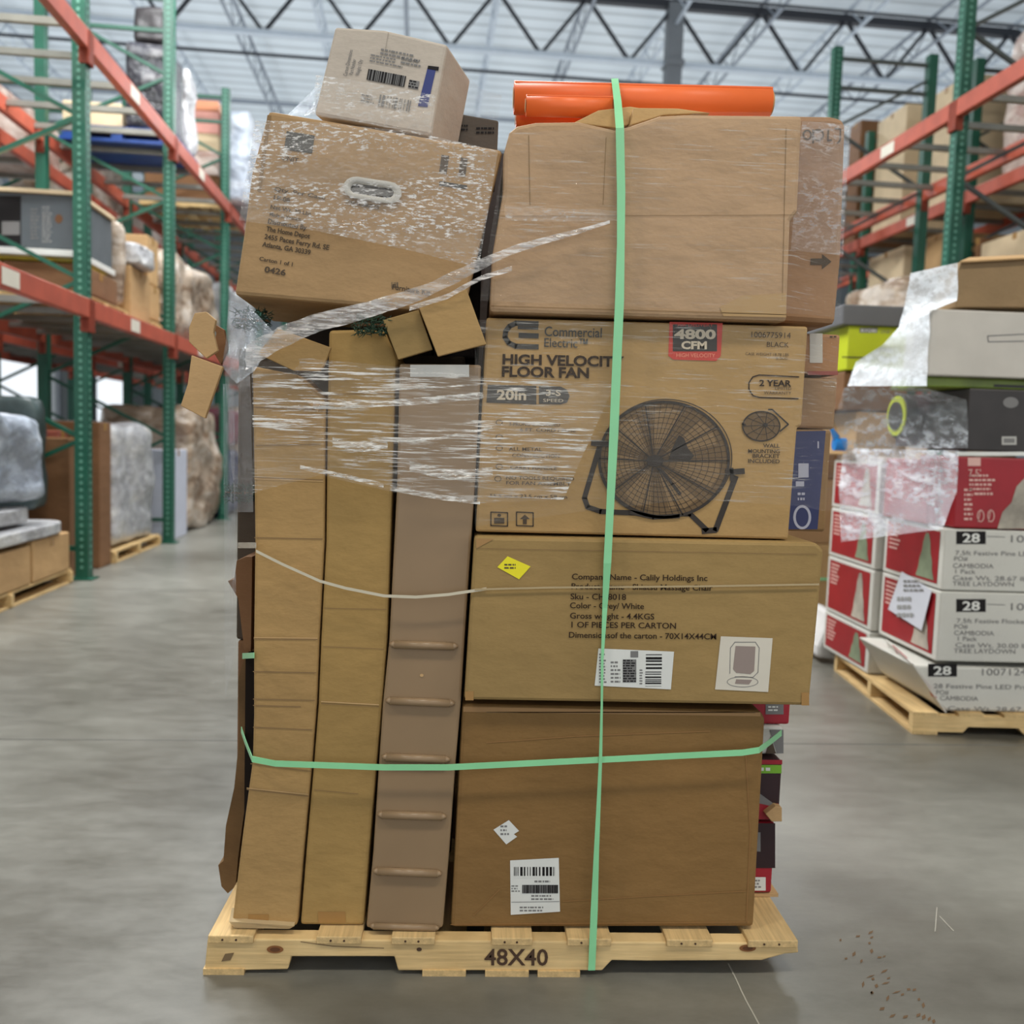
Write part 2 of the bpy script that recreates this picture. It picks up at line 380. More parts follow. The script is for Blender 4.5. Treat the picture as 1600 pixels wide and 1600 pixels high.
b = MB(); b.bar(W(U0_, VG2, zt1-0.1), W(U1_, VG2, zt1-0.1), 0.16, 0.16); b.build('top_chord', [STD], g)
b = MB(); b.bar(W(U0_, VG2, zb1-0.1), W(U1_, VG2, zb1-0.1), 0.12, 0.10); b.build('bottom_chord', [STM], g)
for k, u in enumerate(nodes):
    if not (U0_+1 < u < U1_-1): continue
    for sg in (-1, 1):
        b = MB(); b.bar(W(u, VG2, zt1-0.1), W(u+sg*step/2, VG2, zb1-0.1), 0.05, 0.05, up=EV); b.build('diagonal_web', [STM], g)
for v, z, r in ((11.2, zt1-0.55, 0.022), (14.8, zt1-0.35, 0.03), (17.3, zt1-0.3, 0.045), (19.4, zt1-0.3, 0.03), (24.5, zt1-0.5, 0.05), (27.5, zt1-0.5, 0.05)):
    b = MB(); b.tube(W(U0_, v, z), W(U1_, v, z), r, 8); struct(b.build('sprinkler_pipe', [STD if r < 0.04 else STM]))
uc = rackplane_v(1053, 60, VG)[0]
for i, (u, v) in enumerate(((uc, VG), (uc+0.0, VG2))):
    b = MB(); b.box(u-0.12, u+0.12, v-0.12, v+0.12, 0, zt1, W); b.box(u-0.15, u+0.15, v-0.15, v+0.15, zb1-0.05, zb1+0.04, W)
    struct(b.build('steel_column', [plain('column_grey', rgb(104, 108, 112), 0.5, 0.2)]))

# ================================================================== pallet racks
UL, UR, DL, DR = -2.56, 3.84, 1.12, 1.0
UC, DC = UR+1.5, 1.0
ULB = UL-DL-0.45
FLV = [2.65, 4.87, 7.05, 9.45, 11.8, 14.2, 16.6]
FRV = [0.4, 2.7, 4.93, 7.15, 9.35, 11.6, 13.9]
ZL1, ZL2, ZTOP = 1.90, 3.70, 5.08
DGB = plain('dark_grey_brace', rgb(84, 90, 88), 0.4, 0.3)
STICK = plain('beam_sticker', rgb(222, 216, 200), 0.5)
def post(rack, u, v, ztop, sgn, holes=True):
    b = MB(); s = 0.045; b.box(u-s, u+s, v-s, v+s, 0.01, ztop, W)
    b.box(u-0.08, u+0.08, v-0.07, v+0.07, 0, 0.012, W)
    if holes:
        z = 0.08
        while z < ztop-0.05:
            b.box(u-0.010, u+0.010, v-s-0.002, v-s, z, z+0.022, W, 1)
            b.box(u+(s if sgn > 0 else -s-0.002), u+(s+0.002 if sgn > 0 else -s), v-0.012, v+0.012, z, z+0.018, W, 1); z += 0.05
    b.build('post', [GREEN, HOLE], rack, bevel=0.0)
def rack(name, uf, depth, vs, levels, label, side, holes_n=2, zt=ZTOP, BM=None):
    BM = BM or GREEN
    """uf: aisle face; depth runs away from the aisle (side -1 left, +1 right)"""
    r = empty('pallet_rack', W(uf+side*depth/2, (vs[0]+vs[-1])/2, 0)); tag(r, label, 'pallet rack')
    ub = uf+side*depth
    for i, v in enumerate(vs):
        post(r, uf, v, zt, -side, i <= holes_n+1); post(r, ub, v, zt, -side, False)
        for z in (0.22, zt-0.10, zt-0.38):
            b = MB(); b.bar(W(uf, v, z), W(ub, v, z), 0.03, 0.035); b.build('brace', [BM], r)
        z = 0.45; k = 0
        while z < zt-0.7:
            b = MB(); za, zb = (z, z+0.55) if k % 2 else (z+0.55, z)
            b.bar(W(uf, v, za), W(ub, v, zb), 0.028, 0.032, up=EV); b.build('brace', [BM], r); z += 0.55; k += 1
    for z in levels:
        for va, vb in zip(vs, vs[1:]):
            for u, f in ((uf-side*0.035, 1), (ub, 0)):
                b = MB(); b.box(u-0.03, u+0.03, va+0.0, vb-0.0, z-0.06, z+0.07, W)
                for vv in (va, vb): b.box(u-0.035, u+0.035, vv-0.05, vv+0.05, z-0.16, z+0.07, W)
                bm_ = b.build('beam', [ORANGE], r, bevel=0.006)
                if f:
                    b = MB(); vm = va+0.85; uo = u-side*0.031
                    b.box(min(uo, uo-side*0.002), max(uo, uo-side*0.002), vm, vm+0.22, z-0.045, z+0.05, W); b.build('beam_sticker', [STICK], bm_)
            n = 4
            for k in range(n):
                v = va+(k+0.6)*(vb-va)/n; b = MB(); b.box(min(uf, ub)+0.03, max(uf, ub)-0.03, v-0.022, v+0.022, z+0.0, z+0.045, W)
                b.build('deck_support_bar', [STEEL], r)
    return r
rack('left', UL, DL, FLV, (ZL1, ZL2), 'green and orange pallet rack along the left aisle, nearest the wrapped load', -1)
rack('leftback', ULB, 1.05, FLV, (ZL1, ZL2), 'green and orange pallet rack standing behind the left aisle rack', -1, -2)
rack('right', UR, DR, FRV[:], (ZL1, ZL2), 'green and orange pallet rack on the right with empty top beams', 1, BM=DGB)
rack('rightback', UC, DC, FRV[:], (ZL1, ZL2), 'pallet rack at far right carrying tan cartons, behind the empty beams', 1, -2, BM=DGB)

# ================================================================== goods on the racks
CB1 = board('kraft_board_tan', rgb(190, 154, 108)); CB2 = board('kraft_board_dark', rgb(128, 92, 62)); CB3 = board('cream_board', rgb(222, 200, 164))
GREYW = film('grey_white_wrap', 0.55, 0.45, (0.86, 0.88, 0.92, 1), (3, 3, 7), 0.25, 0.42, 0.6, 0.75)
BLUEW = film('bluish_wrap', 0.5, 0.5, (0.72, 0.84, 1.0, 1), (4, 4, 5), 0.22, 0.4, 0.6, 0.7)
def lump(name, u0, u1, v0, v1, z0, z1, mat, amp=0.05, seed=0, parent=None, nseg=20):
    """a rounded, bulging wrapped bundle"""
    bm = bmesh.new(); bmesh.ops.create_cube(bm, size=2.0); bmesh.ops.subdivide_edges(bm, edges=bm.edges, cuts=nseg, use_grid_fill=True)
    vs = []
    for v in bm.verts:
        p = v.co; r = (abs(p.x)**10+abs(p.y)**10+abs(p.z)**10)**(1/10); p = p/r
        q = W(u0+(u1-u0)*(p.x+1)/2, v0+(v1-v0)*(p.y+1)/2, z0+(z1-z0)*(p.z+1)/2)
        d = (q-W((u0+u1)/2, (v0+v1)/2, (z0+z1)/2)).normalized()
        h = 0.8*noise.noise(q*3.1+Vector((seed*3.3, 0, 0)))+0.3*noise.noise(q*8+Vector((0, seed, 0)))-0.12*abs(noise.noise(q*20))
        q += d*h*amp; q.z = max(q.z, z0); vs.append(q)
    fs = [tuple(v.index for v in f.verts) for f in bm.faces]; bm.free()
    return link(name, vs, fs, [mat], None, parent, smooth=True)
def gpallet(u0, u1, v0, v1, z, label, group=None):
    """small pallet on a rack or floor: nine top boards on three stringers"""
    r = empty('wooden_pallet', W((u0+u1)/2, (v0+v1)/2, z)); tag(r, label, 'pallet', group)
    for k in range(3):
        v = v0+0.03+(v1-v0-0.06)*k/2; b = MB(); b.box(u0, u1, v-0.02, v+0.02, z+0.012, z+0.08, W); b.build('stringer', [PINE_Y], r)
    b = MB()
    n = 7
    for k in range(n): u = u0+(u1-u0)*(k+0.5)/n; b.box(u-0.055, u+0.055, v0, v1, z+0.08, z+0.096, W)
    b.build('deck', [PINE_D], r)
    b = MB()
    for k in (0, 0.5, 1): u = u0+0.06+(u1-u0-0.12)*k; b.box(u-0.05, u+0.05, v0, v1, z, z+0.012, W)
    b.build('bottom_board', [PINE_D], r); return r
def carton(u0, u1, v0, v1, z0, z1, mat, label, cat='carton', name='carton', group=None, tape=True, T=W, bev=0.008):
    b = MB(); b.box(u0, u1, v0, v1, z0, z1, T); o = b.build(name, [mat], bevel=bev); tag(o, label, cat, group)
    if tape:
        b = MB(); m = (v0+v1)/2; e = 0.0015; uf = u1 if u1 < 0 else u0; s = 1 if u1 < 0 else -1
        b.box(min(u0, u1)-(e if s < 0 else -e), max(u0, u1)+(e if s > 0 else -e), m-0.03, m+0.03, z1-0.06, z1+e, T); b.build('packing_tape', [TAPE], o)
    return o
def LU(px, u=UL): return rackplane_uv(px, 500, u)[0]
def LZ(px, py, u=UL): return rackplane_uv(px, py, u)[1]
DPL = 0.96
def lgood(pn, pf, yt, yb, pr=None, ins=0.03, dep=DPL, zb=None, zt=None):
    u = UL-ins; pr = pn if pr is None else pr
    return dict(u0=u-dep, u1=u, v0=max(LU(pn, u), FLV[0]+0.12), v1=min(LU(pf, u), FLV[1]-0.14) if pf < 130 else LU(pf, u), z0=LZ(pr, yb, u) if zb is None else zb, z1=LZ(pr, yt, u) if zt is None else zt)
# --- left, floor level, nearest bay
g = lgood(-130, 128, 900, 940); gpallet(UL-1.0, UL-0.02, g['v0'], g['v1'], 0, 'wooden pallet on the floor at the left edge under low brown cartons')
z1 = 0.10
a = lgood(-120, 44, 868, 930, 20); carton(a['u0'], a['u1'], a['v0'], a['v1'], z1, 0.34, CB1, 'low brown carton on floor pallet at the left edge of the photo')
a = lgood(46, 106, 868, 930, 20); carton(a['u0'], a['u1'], a['v0']+0.01, a['v1'], z1, 0.36, CB1, 'low brown carton on floor pallet, beside the nearest green post')
def wrapmat(name, c1, c2, c3, rough=0.25):
    """wrapped mixed goods: patches of the packed things under crumpled film"""
    m, nt, p = newmat(name); a = noise_node(nt, (1, 1, 2.2), 3.2, 3, 0.55); c = noise_node(nt, (1, 1, 1), 9, 5, 0.6)
    r = ramp(nt, a.outputs[0], 0.36, 0.64, c1, c3); e = r.color_ramp.elements.new(0.5); e.color = c2; r.color_ramp.interpolation = 'EASE'
    r2 = ramp(nt, c.outputs[0], 0.42, 0.62, (0.82, 0.82, 0.84, 1), (1, 1, 1, 1)); mx = N(nt, 'ShaderNodeMixRGB', blend_type='MULTIPLY'); mx.inputs[0].default_value = 0.8
    nt.links.new(r.outputs[0], mx.inputs[1]); nt.links.new(r2.outputs[0], mx.inputs[2]); nt.links.new(mx.outputs[0], p.inputs['Base Color'])
    p.inputs['Roughness'].default_value = rough; p.inputs['Specular IOR Level'].default_value = 0.8; bump(nt, p, c.outputs[0], 0.55, 0.06); return m
WRAPW = wrapmat('white_wrapped_goods', rgb(168, 168, 170), rgb(196, 196, 198), rgb(214, 213, 210))
WRAPB = wrapmat('pale_blue_wrapped_goods', rgb(150, 158, 170), rgb(184, 194, 208), rgb(214, 222, 232))
WRAPT = wrapmat('tan_wrapped_goods', rgb(138, 112, 88), rgb(182, 162, 140), rgb(212, 198, 182))
WRAPP = wrapmat('pinkish_wrapped_goods', rgb(176, 140, 126), rgb(212, 190, 176), rgb(226, 210, 198))
WRAPD = wrapmat('dark_wrapped_goods', rgb(28, 28, 32), rgb(58, 58, 66), rgb(120, 118, 120))
a = lgood(-110, 100, 0, 0); tag(lump('wrapped_bundle', a['u0'], a['u1']+0.02, a['v0'], a['v1'], 0.365, 0.455, WRAPW, 0.02, 1), 'flat white wrapped bundle lying on low brown cartons at left', 'bundle')
a = lgood(-110, 62, 0, 0); tag(lump('wrapped_bundle', a['u0'], a['u1']-0.05, a['v0'], a['v1'], 0.475, 0.58, WRAPW, 0.03, 2), 'white wrapped bundle under the crumpled pale blue one at left edge', 'bundle')
a = lgood(-130, 76, 0, 0); tag(lump('wrapped_bundle', a['u0'], a['u1'], a['v0'], a['v1'], 0.61, 1.15, WRAPB, 0.10, 3, nseg=26), 'big crumpled pale blue film bundle at the left edge below the first beam', 'bundle')
REDW = plain('faded_red_bag', rgb(176, 92, 96), 0.4, var=0.15, bm=0.5); GRNW = plain('dark_green_bag', rgb(62, 76, 76), 0.4, var=0.2, bm=0.5)
a = lgood(5, 64, 0, 0); tag(lump('bag', a['u0'], a['u1']-0.25, a['v0'], a['v1'], 1.20, 1.29, REDW, 0.04, 4), 'faded red bag on top of the crumpled pale blue bundle', 'bag')
a = lgood(84, 112, 0, 0); carton(UL-0.95, UL-0.12, FLV[1]+0.07, FLV[1]+0.23, 0.0, 1.0, CB2, 'dark brown tall carton behind the nearest left green post')
tag(lump('bag', UL-0.9, UL-0.2, FLV[1]-0.3, FLV[1]-0.08, 0.5, 1.28, GRNW, 0.05, 5), 'dark green grey bag on the tall dark carton by the nearest left post', 'bag')
RED = plain('red_print', rgb(170, 34, 52), 0.45, var=0.08)
# --- left, floor level, second bay
b0 = LU(186); b1 = FLV[2]-0.14
gpallet(UL-1.0, UL-0.03, b0, b1, 0, 'wooden pallet under the white sacks in the left rack')
o = carton(UL-1.0, UL-0.06, b0-0.27, b0-0.012, 0.0, 1.12, CB2, 'tall dark brown carton at the near end of the white wrapped sacks')
tag(lump('wrapped_sacks', UL-0.98, UL-0.06, b0+0.06, b1-0.03, 0.10, 1.12, WRAPW, 0.05, 6, nseg=26), 'tall white film wrapped sacks between the first two green posts on left', 'sacks')
carton(UL-1.0, UL-0.3, FLV[1]+0.25, b0-0.28, 0.0, 0.72, CB2, 'dark carton on the floor just past the nearest left post')
carton(UL-0.95, UL-0.28, FLV[1]+0.28, b0-0.29, 0.724, 1.05, board('brown_red_board', rgb(150, 84, 70)), 'reddish brown carton on the dark floor carton behind the nearest left post')
# --- left, floor level, further bays
a = lgood(279, 300, 712, 812); WH = plain('white_panel_box', rgb(206, 210, 224), 0.4)
carton(UL-0.9, UL-0.02, FLV[2]+0.1, FLV[2]+0.75, 0, 0.88, WH, 'pale bluish white flat box beyond the second left green post')
tag(lump('wrapped_bundle', UL-0.95, UL+0.0, FLV[2]+0.85, FLV[3]-0.1, 0, 1.3, WRAPT, 0.12, 7, nseg=26), 'tall tan and white wrapped bundle before the third left green post', 'bundle')
NAVY = plain('navy_wrapped_goods', rgb(44, 48, 84), 0.35, var=0.2, bm=0.4)
tag(lump('wrapped_bundle', UL-0.95, UL-0.02, FLV[3]+0.16, FLV[3]+1.3, 0, 0.85, NAVY, 0.06, 8), 'navy blue wrapped bundle on the floor beyond the third left post', 'bundle')
tag(lump('wrapped_bundle', UL-0.95, UL-0.02, FLV[3]+0.16, FLV[3]+1.3, 0.885, 1.35, plain('maroon_goods', rgb(120, 60, 74), 0.4, var=0.2), 0.05, 9), 'maroon wrapped bundle on top of the navy blue one', 'bundle')
tag(lump('wrapped_bundle', UL-0.95, UL-0.04, FLV[3]+1.45, FLV[4]-0.16, 0, 1.4, WRAPT, 0.08, 10), 'distant tan wrapped bundle far down the left aisle', 'bundle')
# --- left, first level, second bay (seen through the nearest frame)
zL = ZL1+0.05
v_ = FLV[1]+0.16
gpallet(UL-1.05, UL-0.05, v_, v_+1.0, zL+0.0, 'wooden pallet on the first beam under round brown bundles')
OLIVE = plain('yellow_bag', rgb(190, 170, 40), 0.35, var=0.1)
tag(lump('bag', UL-0.9, UL-0.1, v_+0.05, v_+0.70, 2.25, 2.30, OLIVE, 0.02, 11), 'yellow bag squeezed under the dark grey product box on the first level', 'bag')
carton(UL-1.04, UL-0.62, v_+0.02, v_+0.7, 2.05, 2.24, CB1, 'slanting brown carton at left under the dark grey product box')
carton(UL-0.6, UL-0.06, v_+0.02, v_+0.76, 2.05, 2.24, CB2, 'dark brown carton under the yellow bag on the first level')
# dark grey product box with its end towards the camera
za = rackplane_v(60, 388, v_)[1]; zb = rackplane_v(60, 303, v_)[1]; ua = rackplane_v(-45, 340, v_)[0]; ub = rackplane_v(119, 340, v_)[0]
DG = plain('dark_grey_product_box', rgb(86, 92, 96), 0.55, var=0.1)
b = MB(); b.box(ua, ub, v_, v_+0.75, za, zb, W); gb = tag(b.build('product_box', [DG], bevel=0.01), 'dark grey printed product box with black end panel on the first level at left', 'box')
A = Art(EV*v_, EV)
A.rect(-40, 306, 33, 384, BLACK); A.rect(3, 346, 31, 367, GREYP, 1); A.tiny(48, 325, 62, 375, GREYP, 9); A.tiny(66, 322, 82, 380, plain('pale_grey_print', rgb(150, 150, 148), 0.6), 12); A.ell(92, 342, 6, 7, plain('rust_print', rgb(110, 72, 40), 0.7), 1)
A.build('printed_text', gb)
b = MB(); b.box(ua, ub+0.02, v_-0.02, v_+0.76, zb+0.001, zb+0.03, W); tag(b.build('flat_board', [CB3], bevel=0.004), 'pale board lying on top of the dark grey product box', 'board')
b = MB(); b.box(ua, ub+0.02, v_-0.02, v_+0.76, za-0.05, za-0.005, W); tag(b.build('foam_slab', [WHITE], bevel=0.004), 'pale slab between the dark grey product box and the yellow bag', 'slab')
# beyond: wrapped and open cartons of the second bay
a = lgood(138, 172, 305, 375, 140)
tag(lump('paper_roll', UL-0.9, UL-0.06, v_+0.83, v_+0.96, 2.05, a['z1'], WRAPT, 0.025, 12), 'tan wrapped rounded bundle right of the nearest left post, first level', 'bundle')
carton(UL-1.0, UL-0.04, v_+1.02, v_+1.55, zL, 2.42, CB1, 'open brown carton with pale flap on the first level, left rack')
tag(lump('wrapped_bundle', UL-0.7, UL+0.03, v_+1.02, v_+1.5, 2.43, 2.62, WRAPW, 0.06, 13), 'slumped whitish wrapped bundle hanging on the open brown carton', 'bundle')
gpallet(UL-1.05, UL-0.03, v_+1.02+0.55, FLV[2]-0.12, zL, 'wooden pallet on first beam just before the second left post')
o = carton(UL-1.0, UL-0.05, v_+1.58, FLV[2]-0.12, 2.06, 2.36, CB1, 'brown carton on rack pallet, lower one before the second left post')
o = carton(UL-1.02, UL-0.06, v_+1.56, FLV[2]-0.14, 2.37, 2.78, CB1, 'brown carton with dark smudged print, upper one before second left post')
# third bay
tag(lump('wrapped_load', UL-1.0, UL-0.02, FLV[2]+0.15, FLV[3]-0.15, zL, 2.82, WRAPT, 0.13, 14, nseg=26), 'big tan and white wrapped load right of the second left post, first level', 'wrapped load')
tag(lump('wrapped_load', UL-1.0, UL-0.02, FLV[3]+0.12, FLV[4]-0.15, zL, 2.9, WRAPW, 0.1, 15, nseg=24), 'white wrapped load on first level beyond the third left post', 'wrapped load')
# second level
zM = ZL2+0.05
BLUEP = plain('blue_plastic', rgb(26, 62, 130), 0.35, var=0.2)
v2 = FLV[2]+0.2
b = MB(); b.box(UL-1.05, UL-0.03, v2, v2+1.0, zM, zM+0.03, W); b.box(UL-1.05, UL-0.03, v2, v2+1.0, zM+0.1, zM+0.14, W)
for k in range(3):
    for j in range(3): b.box(UL-1.03+k*0.44, UL-0.93+k*0.44, v2+0.02+j*0.43, v2+0.12+j*0.43, zM+0.03, zM+0.1, W)
tag(b.build('plastic_pallet', [BLUEP]), 'blue plastic pallet on the top beams of the left rack', 'pallet')
b = MB(); b.box(UL-1.03, UL-0.5, v2+0.03, v2+0.9, zM+0.14, zM+0.36, W); tag(b.build('flat_carton', [CB3], bevel=0.01), 'cream flat carton on the blue plastic pallet', 'carton')
tag(lump('machine_bundle', UL-0.48, UL-0.06, v2+0.05, v2+0.6, zM+0.14, zM+0.95, WRAPD, 0.04, 16), 'black and white machine under film on the blue plastic pallet', 'machine')
tag(lump('wrapped_bundle', UL-0.42, UL-0.12, v2+0.1, v2+0.5, zM+0.97, zM+1.3, plain('black_drum', rgb(54, 50, 52), 0.4, var=0.3), 0.03, 17), 'black drum topping the machine on the blue pallet', 'drum')
tag(lump('wrapped_bundle', UL-0.3, UL-0.05, v2+0.7, v2+1.05, zM+0.14, zM+0.95, WRAPW, 0.08, 18), 'white bag bulging past the second left post on the top level', 'bag')
v3 = FLV[3]+0.25
gpallet(UL-1.05, UL-0.02, v3-0.05, v3+1.2, zM, 'wooden pallet on the top beams under red and white cartons')
zc = zM+0.1
specs = ((0.30, CB2, 'dull pinkish carton on rack top level, bottom one of the distant stack'), (0.28, WRAPP, 'pinkish wrapped carton, second from bottom of the distant rack stack'), (0.2, CB3, 'cream carton in the distant top level stack under the red one'), (0.26, plain('red_white_carton', rgb(214, 150, 136), 0.5, var=0.1), 'red and white carton near the top of the distant rack stack'), (0.12, plain('orange_carton', rgb(226, 150, 110), 0.5), 'thin orange and white carton topping the distant rack stack'))
for h, m, lb in specs:
    carton(UL-1.0, UL-0.14, v3, v3+1.0, zc, zc+h, m, lb, tape=False); zc += h+0.003
tag(lump('wrapped_load', UL-0.12, UL+0.22, v3+0.05, v3+1.2, zM+0.1, zc-0.05, WRAPB, 0.05, 19, nseg=26), 'bright bluish film bulging from the distant stack over the aisle', 'film')
# back rack goods seen through the left rack
for i, (va, vb, z0, z1, m, lb) in enumerate((
    (FLV[1]+0.2, FLV[1]+1.9, zL, 2.75, WRAPB, 'pale blue load on first level of the rear left rack'),
    (FLV[2]+0.2, FLV[2]+1.9, zL, 3.0, WRAPT, 'tan wrapped load on first level of rear left rack, third bay'),
    (FLV[3]+0.2, FLV[3]+1.9, zL, 2.9, WRAPD, 'dark wrapped load on first level of the rear left rack'),
    (FLV[2]+0.2, FLV[2]+1.9, zM, 4.3, WRAPP, 'pinkish load on the top level of the rear left rack'),
    (FLV[3]+0.2, FLV[3]+1.9, zM, 4.5, WRAPT, 'tan load on the top level of the rear left rack'),
    (FLV[4]+0.2, FLV[4]+1.9, zM, 4.4, WRAPP, 'distant pinkish load on top level of rear left rack'))):
    tag(lump('wrapped_load', ULB-1.0, ULB-0.05, va, vb, z0, z1, m, 0.05, 30+i), lb, 'wrapped load')
tag(lump('wrapped_load', ULB-0.9, ULB-0.05, FLV[3]+0.2, FLV[3]+1.5, 0, 0.9, WRAPD, 0.06, 41), 'low dark load on the floor under the rear left rack', 'wrapped load')

# --- right side, back rack top level, and first level
def RU(px, u): return rackplane_uv(px, 400, u)[0]
def rgood(pf, pn, ytop, zb, u, mat, label, dep=0.9, lumpy=False, seed=0, **k):
    v0 = RU(pn, u); v1 = RU(pf, u)
    for fv in FRV:
        if v0-0.09 < fv < v1+0.09:
            if fv-v0 > v1-fv: v1 = fv-0.10
            else: v0 = fv+0.10
    z1 = rackplane_uv(pn, ytop, u)[1]
    if lumpy: return tag(lump('wrapped_load', u, u+dep, v0, v1, zb, z1, mat, 0.04, seed, nseg=24), label, 'wrapped load')
    return carton(u, u+dep, v0, v1, zb, z1, mat, label, **k)
uc_ = UC+0.04
rgood(1546, 1690, -22, zM, uc_, WRAPP, 'tall pinkish wrapped load at the top right edge of the photo', lumpy=True, seed=50)
rgood(1430, 1494, 127, zM, uc_, CB3, 'cream carton load left of the tall pinkish one, top right rack')
rgood(1345, 1402, 172, zM, uc_, CB3, 'cream carton load behind the rear green post, top level at right')
rgood(1316, 1333, 196, zM, uc_, CB2, 'dark tan carton load farthest away on the right top level')
rgood(1318, 1410, 425, ZL1+0.05, UR+0.06, WRAPT, 'grey and tan wrapped load on first level behind the big carton at right', lumpy=True, seed=51)
rgood(1330, 1412, 384, ZL1+0.05, uc_, CB3, 'cream carton on the first level of rear right rack, leftmost')
rgood(1446, 1476, 362, ZL1+0.05, uc_, CB1, 'tan carton between the two green posts on the right first level')
rgood(1532, 1640, 345, ZL1+0.05, uc_, CB3, 'wide cream carton on first level at the right edge, behind brown carton')
rgood(1500, 1530, 372, ZL1+0.05, uc_, CB2, 'dark brown carton on first level left of the wide cream one')
for i, (f, t) in enumerate(((FRV[2]+0.3, FRV[3]-0.3), (FRV[3]+0.3, FRV[4]-0.3), (FRV[4]+0.3, FRV[5]-0.3))):
    tag(lump('wrapped_load', UR+0.1, UR+0.95, f, t, 0, 1.4, (WRAPT, WRAPP, WRAPW)[i], 0.06, 60+i), ('tan', 'pinkish', 'white')[i]+' wrapped load on the floor under the right rack', 'wrapped load')

# ================================================================== right hand pallet of tree boxes
YR = 1.62
WB = board('white_litho_board', rgb(205, 203, 194), 0.5, 0.05, 0.1); WBs = board('white_side_board', rgb(214, 210, 202), 0.5, 0.05, 0.1)
RED2 = plain('deep_red_print', rgb(150, 22, 32), 0.4, var=0.1); TREE = plain('tree_photo_grey_green', rgb(120, 130, 104), 0.6, var=0.35); TREEF = plain('flocked_tree_photo', rgb(168, 160, 146), 0.6, var=0.4)
PTXT = plain('pink_white_text', rgb(214, 170, 160), 0.5)
def XP(px, py, Y): return PY(px, py, Y)
# pallet, turned slightly
c0 = FL(1425, 1147); ang = math.radians(-5)
ex = Vector((math.cos(ang*0.3), math.sin(ang*0.3), 0)); ey = Vector((-math.sin(ang), math.cos(ang), 0))
def TP(x, y, z): return c0 + ex*x + ey*y + Vector((0, 0, z))
r = empty('wooden_pallet', c0+ex*0.6+ey*0.5); tag(r, 'yellow wooden pallet under the red and white tree boxes at right', 'pallet')
for k in range(3):
    y = 0.0+0.47*k
    b = MB(); 
    pts = [(0, 0.012), (0.20, 0.012), (0.22, 0.035), (0.42, 0.035), (0.44, 0.012), (0.78, 0.012), (0.80, 0.035), (1.0, 0.035), (1.02, 0.012), (1.22, 0.012), (1.22, 0.075), (0, 0.075)]
    n = len(pts); vs = [TP(x, y, z) for x, z in pts]+[TP(x, y+0.04, z) for x, z in pts]
    b.add(vs, [tuple(range(n)), tuple(range(2*n-1, n-1, -1))]+[(i, i+n, (i+1) % n+n, (i+1) % n) for i in range(n)]); b.build('stringer', [PINE_Y], r)
for k in range(7):
    b = MB(); x = 0.18*k; b.box(x, x+0.10, 0, 0.98, 0.075, 0.088, TP); b.build('deck_board', [PINE_D], r)
for x in (0, 0.55, 1.12): b = MB(); b.box(x, x+0.1, 0, 0.98, 0, 0.012, TP); b.build('bottom_board', [PINE_D], r)

ZB = [PY(1467, y, YR).z for y in (1120, 1034, 923, 825, 712)]
XL = PY(1467, 960, YR).x
XRR = XL+1.25
def treebox(x0, x1, y0, y1, z0, z1, label, side_art=True, mat=WB, flock=False, front=True):
    b = MB(); b.box(x0, x1, y0, y1, z0, z1); o = tag(b.build('tree_box', [mat], bevel=0.006), label, 'box', None)
    if side_art:          # red picture panels on the end that faces the aisle
        b = MB(); e = x0-0.0015; ym = y0+0.03; yM = y1-0.03
        b.add([Vector((e, ym, z0+0.02)), Vector((e, yM, z0+0.02)), Vector((e, yM, z1-0.015)), Vector((e, ym, z1-0.015))], [(0, 1, 2, 3)], 0)
        e -= 0.001; c_ = ym+(yM-ym)*0.22; h = z1-z0
        pts = []
        for s in (1, -1):
            col = []
            for k in range(6): col.append((c_+s*(0.012+0.055*k/5+0.006*(k % 2)), z1-0.03-(h-0.06)*k/5))
            pts += col if s == 1 else col[::-1]
        b.add([Vector((e, y, z)) for y, z in pts], [tuple(range(len(pts)))], 1)
        for k in range(6):
            z = z1-0.03-k*0.018; yy = yM-0.02; b.add([Vector((e, yy, z)), Vector((e, yy-(0.10-0.012*(k % 3)), z)), Vector((e, yy-(0.10-0.012*(k % 3)), z-0.008)), Vector((e, yy, z-0.008))], [(0, 1, 2, 3)], 2)
        b.build('printed_panel', [RED2, TREEF if flock else TREE, PTXT], o)
    return o
def face28(o, Y, x, y, blk=(46, 20), lines=(), sku='1007', skux=1574):
    A = YA(Y); A.rect(x, y, x+blk[0], y+blk[1], BLACK); A.text('28', x+blk[0]*0.2, y+blk[1]*0.86, blk[1]*0.68, WHITE, 0, x+blk[0]*0.8, bold=0.02)
    A.line([(x+blk[0]+2, y+8), (skux-4, y+9)], 1, GREYP)
    A.text(sku, skux, y+17, 11, GREYP, 1, sx=1.7)
    for t, lx, ly, lx1 in lines: A.text(t, lx, ly, 7.0, GREYP, 0.8, lx1)
    A.build('printed_text', o)
YF0, YF1 = YR, YR+0.50
Y2a, Y2b = YR+0.54, YR+1.06
o = treebox(XL, XRR, YF0, YF1, ZB[1]+0.002, ZB[2]-0.002, 'white tree box marked 28, middle one of three at the front right', flock=True)
face28(o, YR, 1494, 936, lines=(('7.5ft Festive Flocked LED Tree', 1494, 973, 1665), ('PO#', 1490, 982, 1512), ('CAMBODIA', 1490, 992, 1553), ('1 Pack', 1494, 1001, 1526), ('Case Wt. 30.00 lbs', 1492, 1011, 1612), ('TREE LAYDOWN', 1490, 1020, 1586)))
o = treebox(XL, XRR, YF0, YF1, ZB[2]+0.002, ZB[3]-0.002, 'white tree box marked 28, uppermost of the three front white ones')
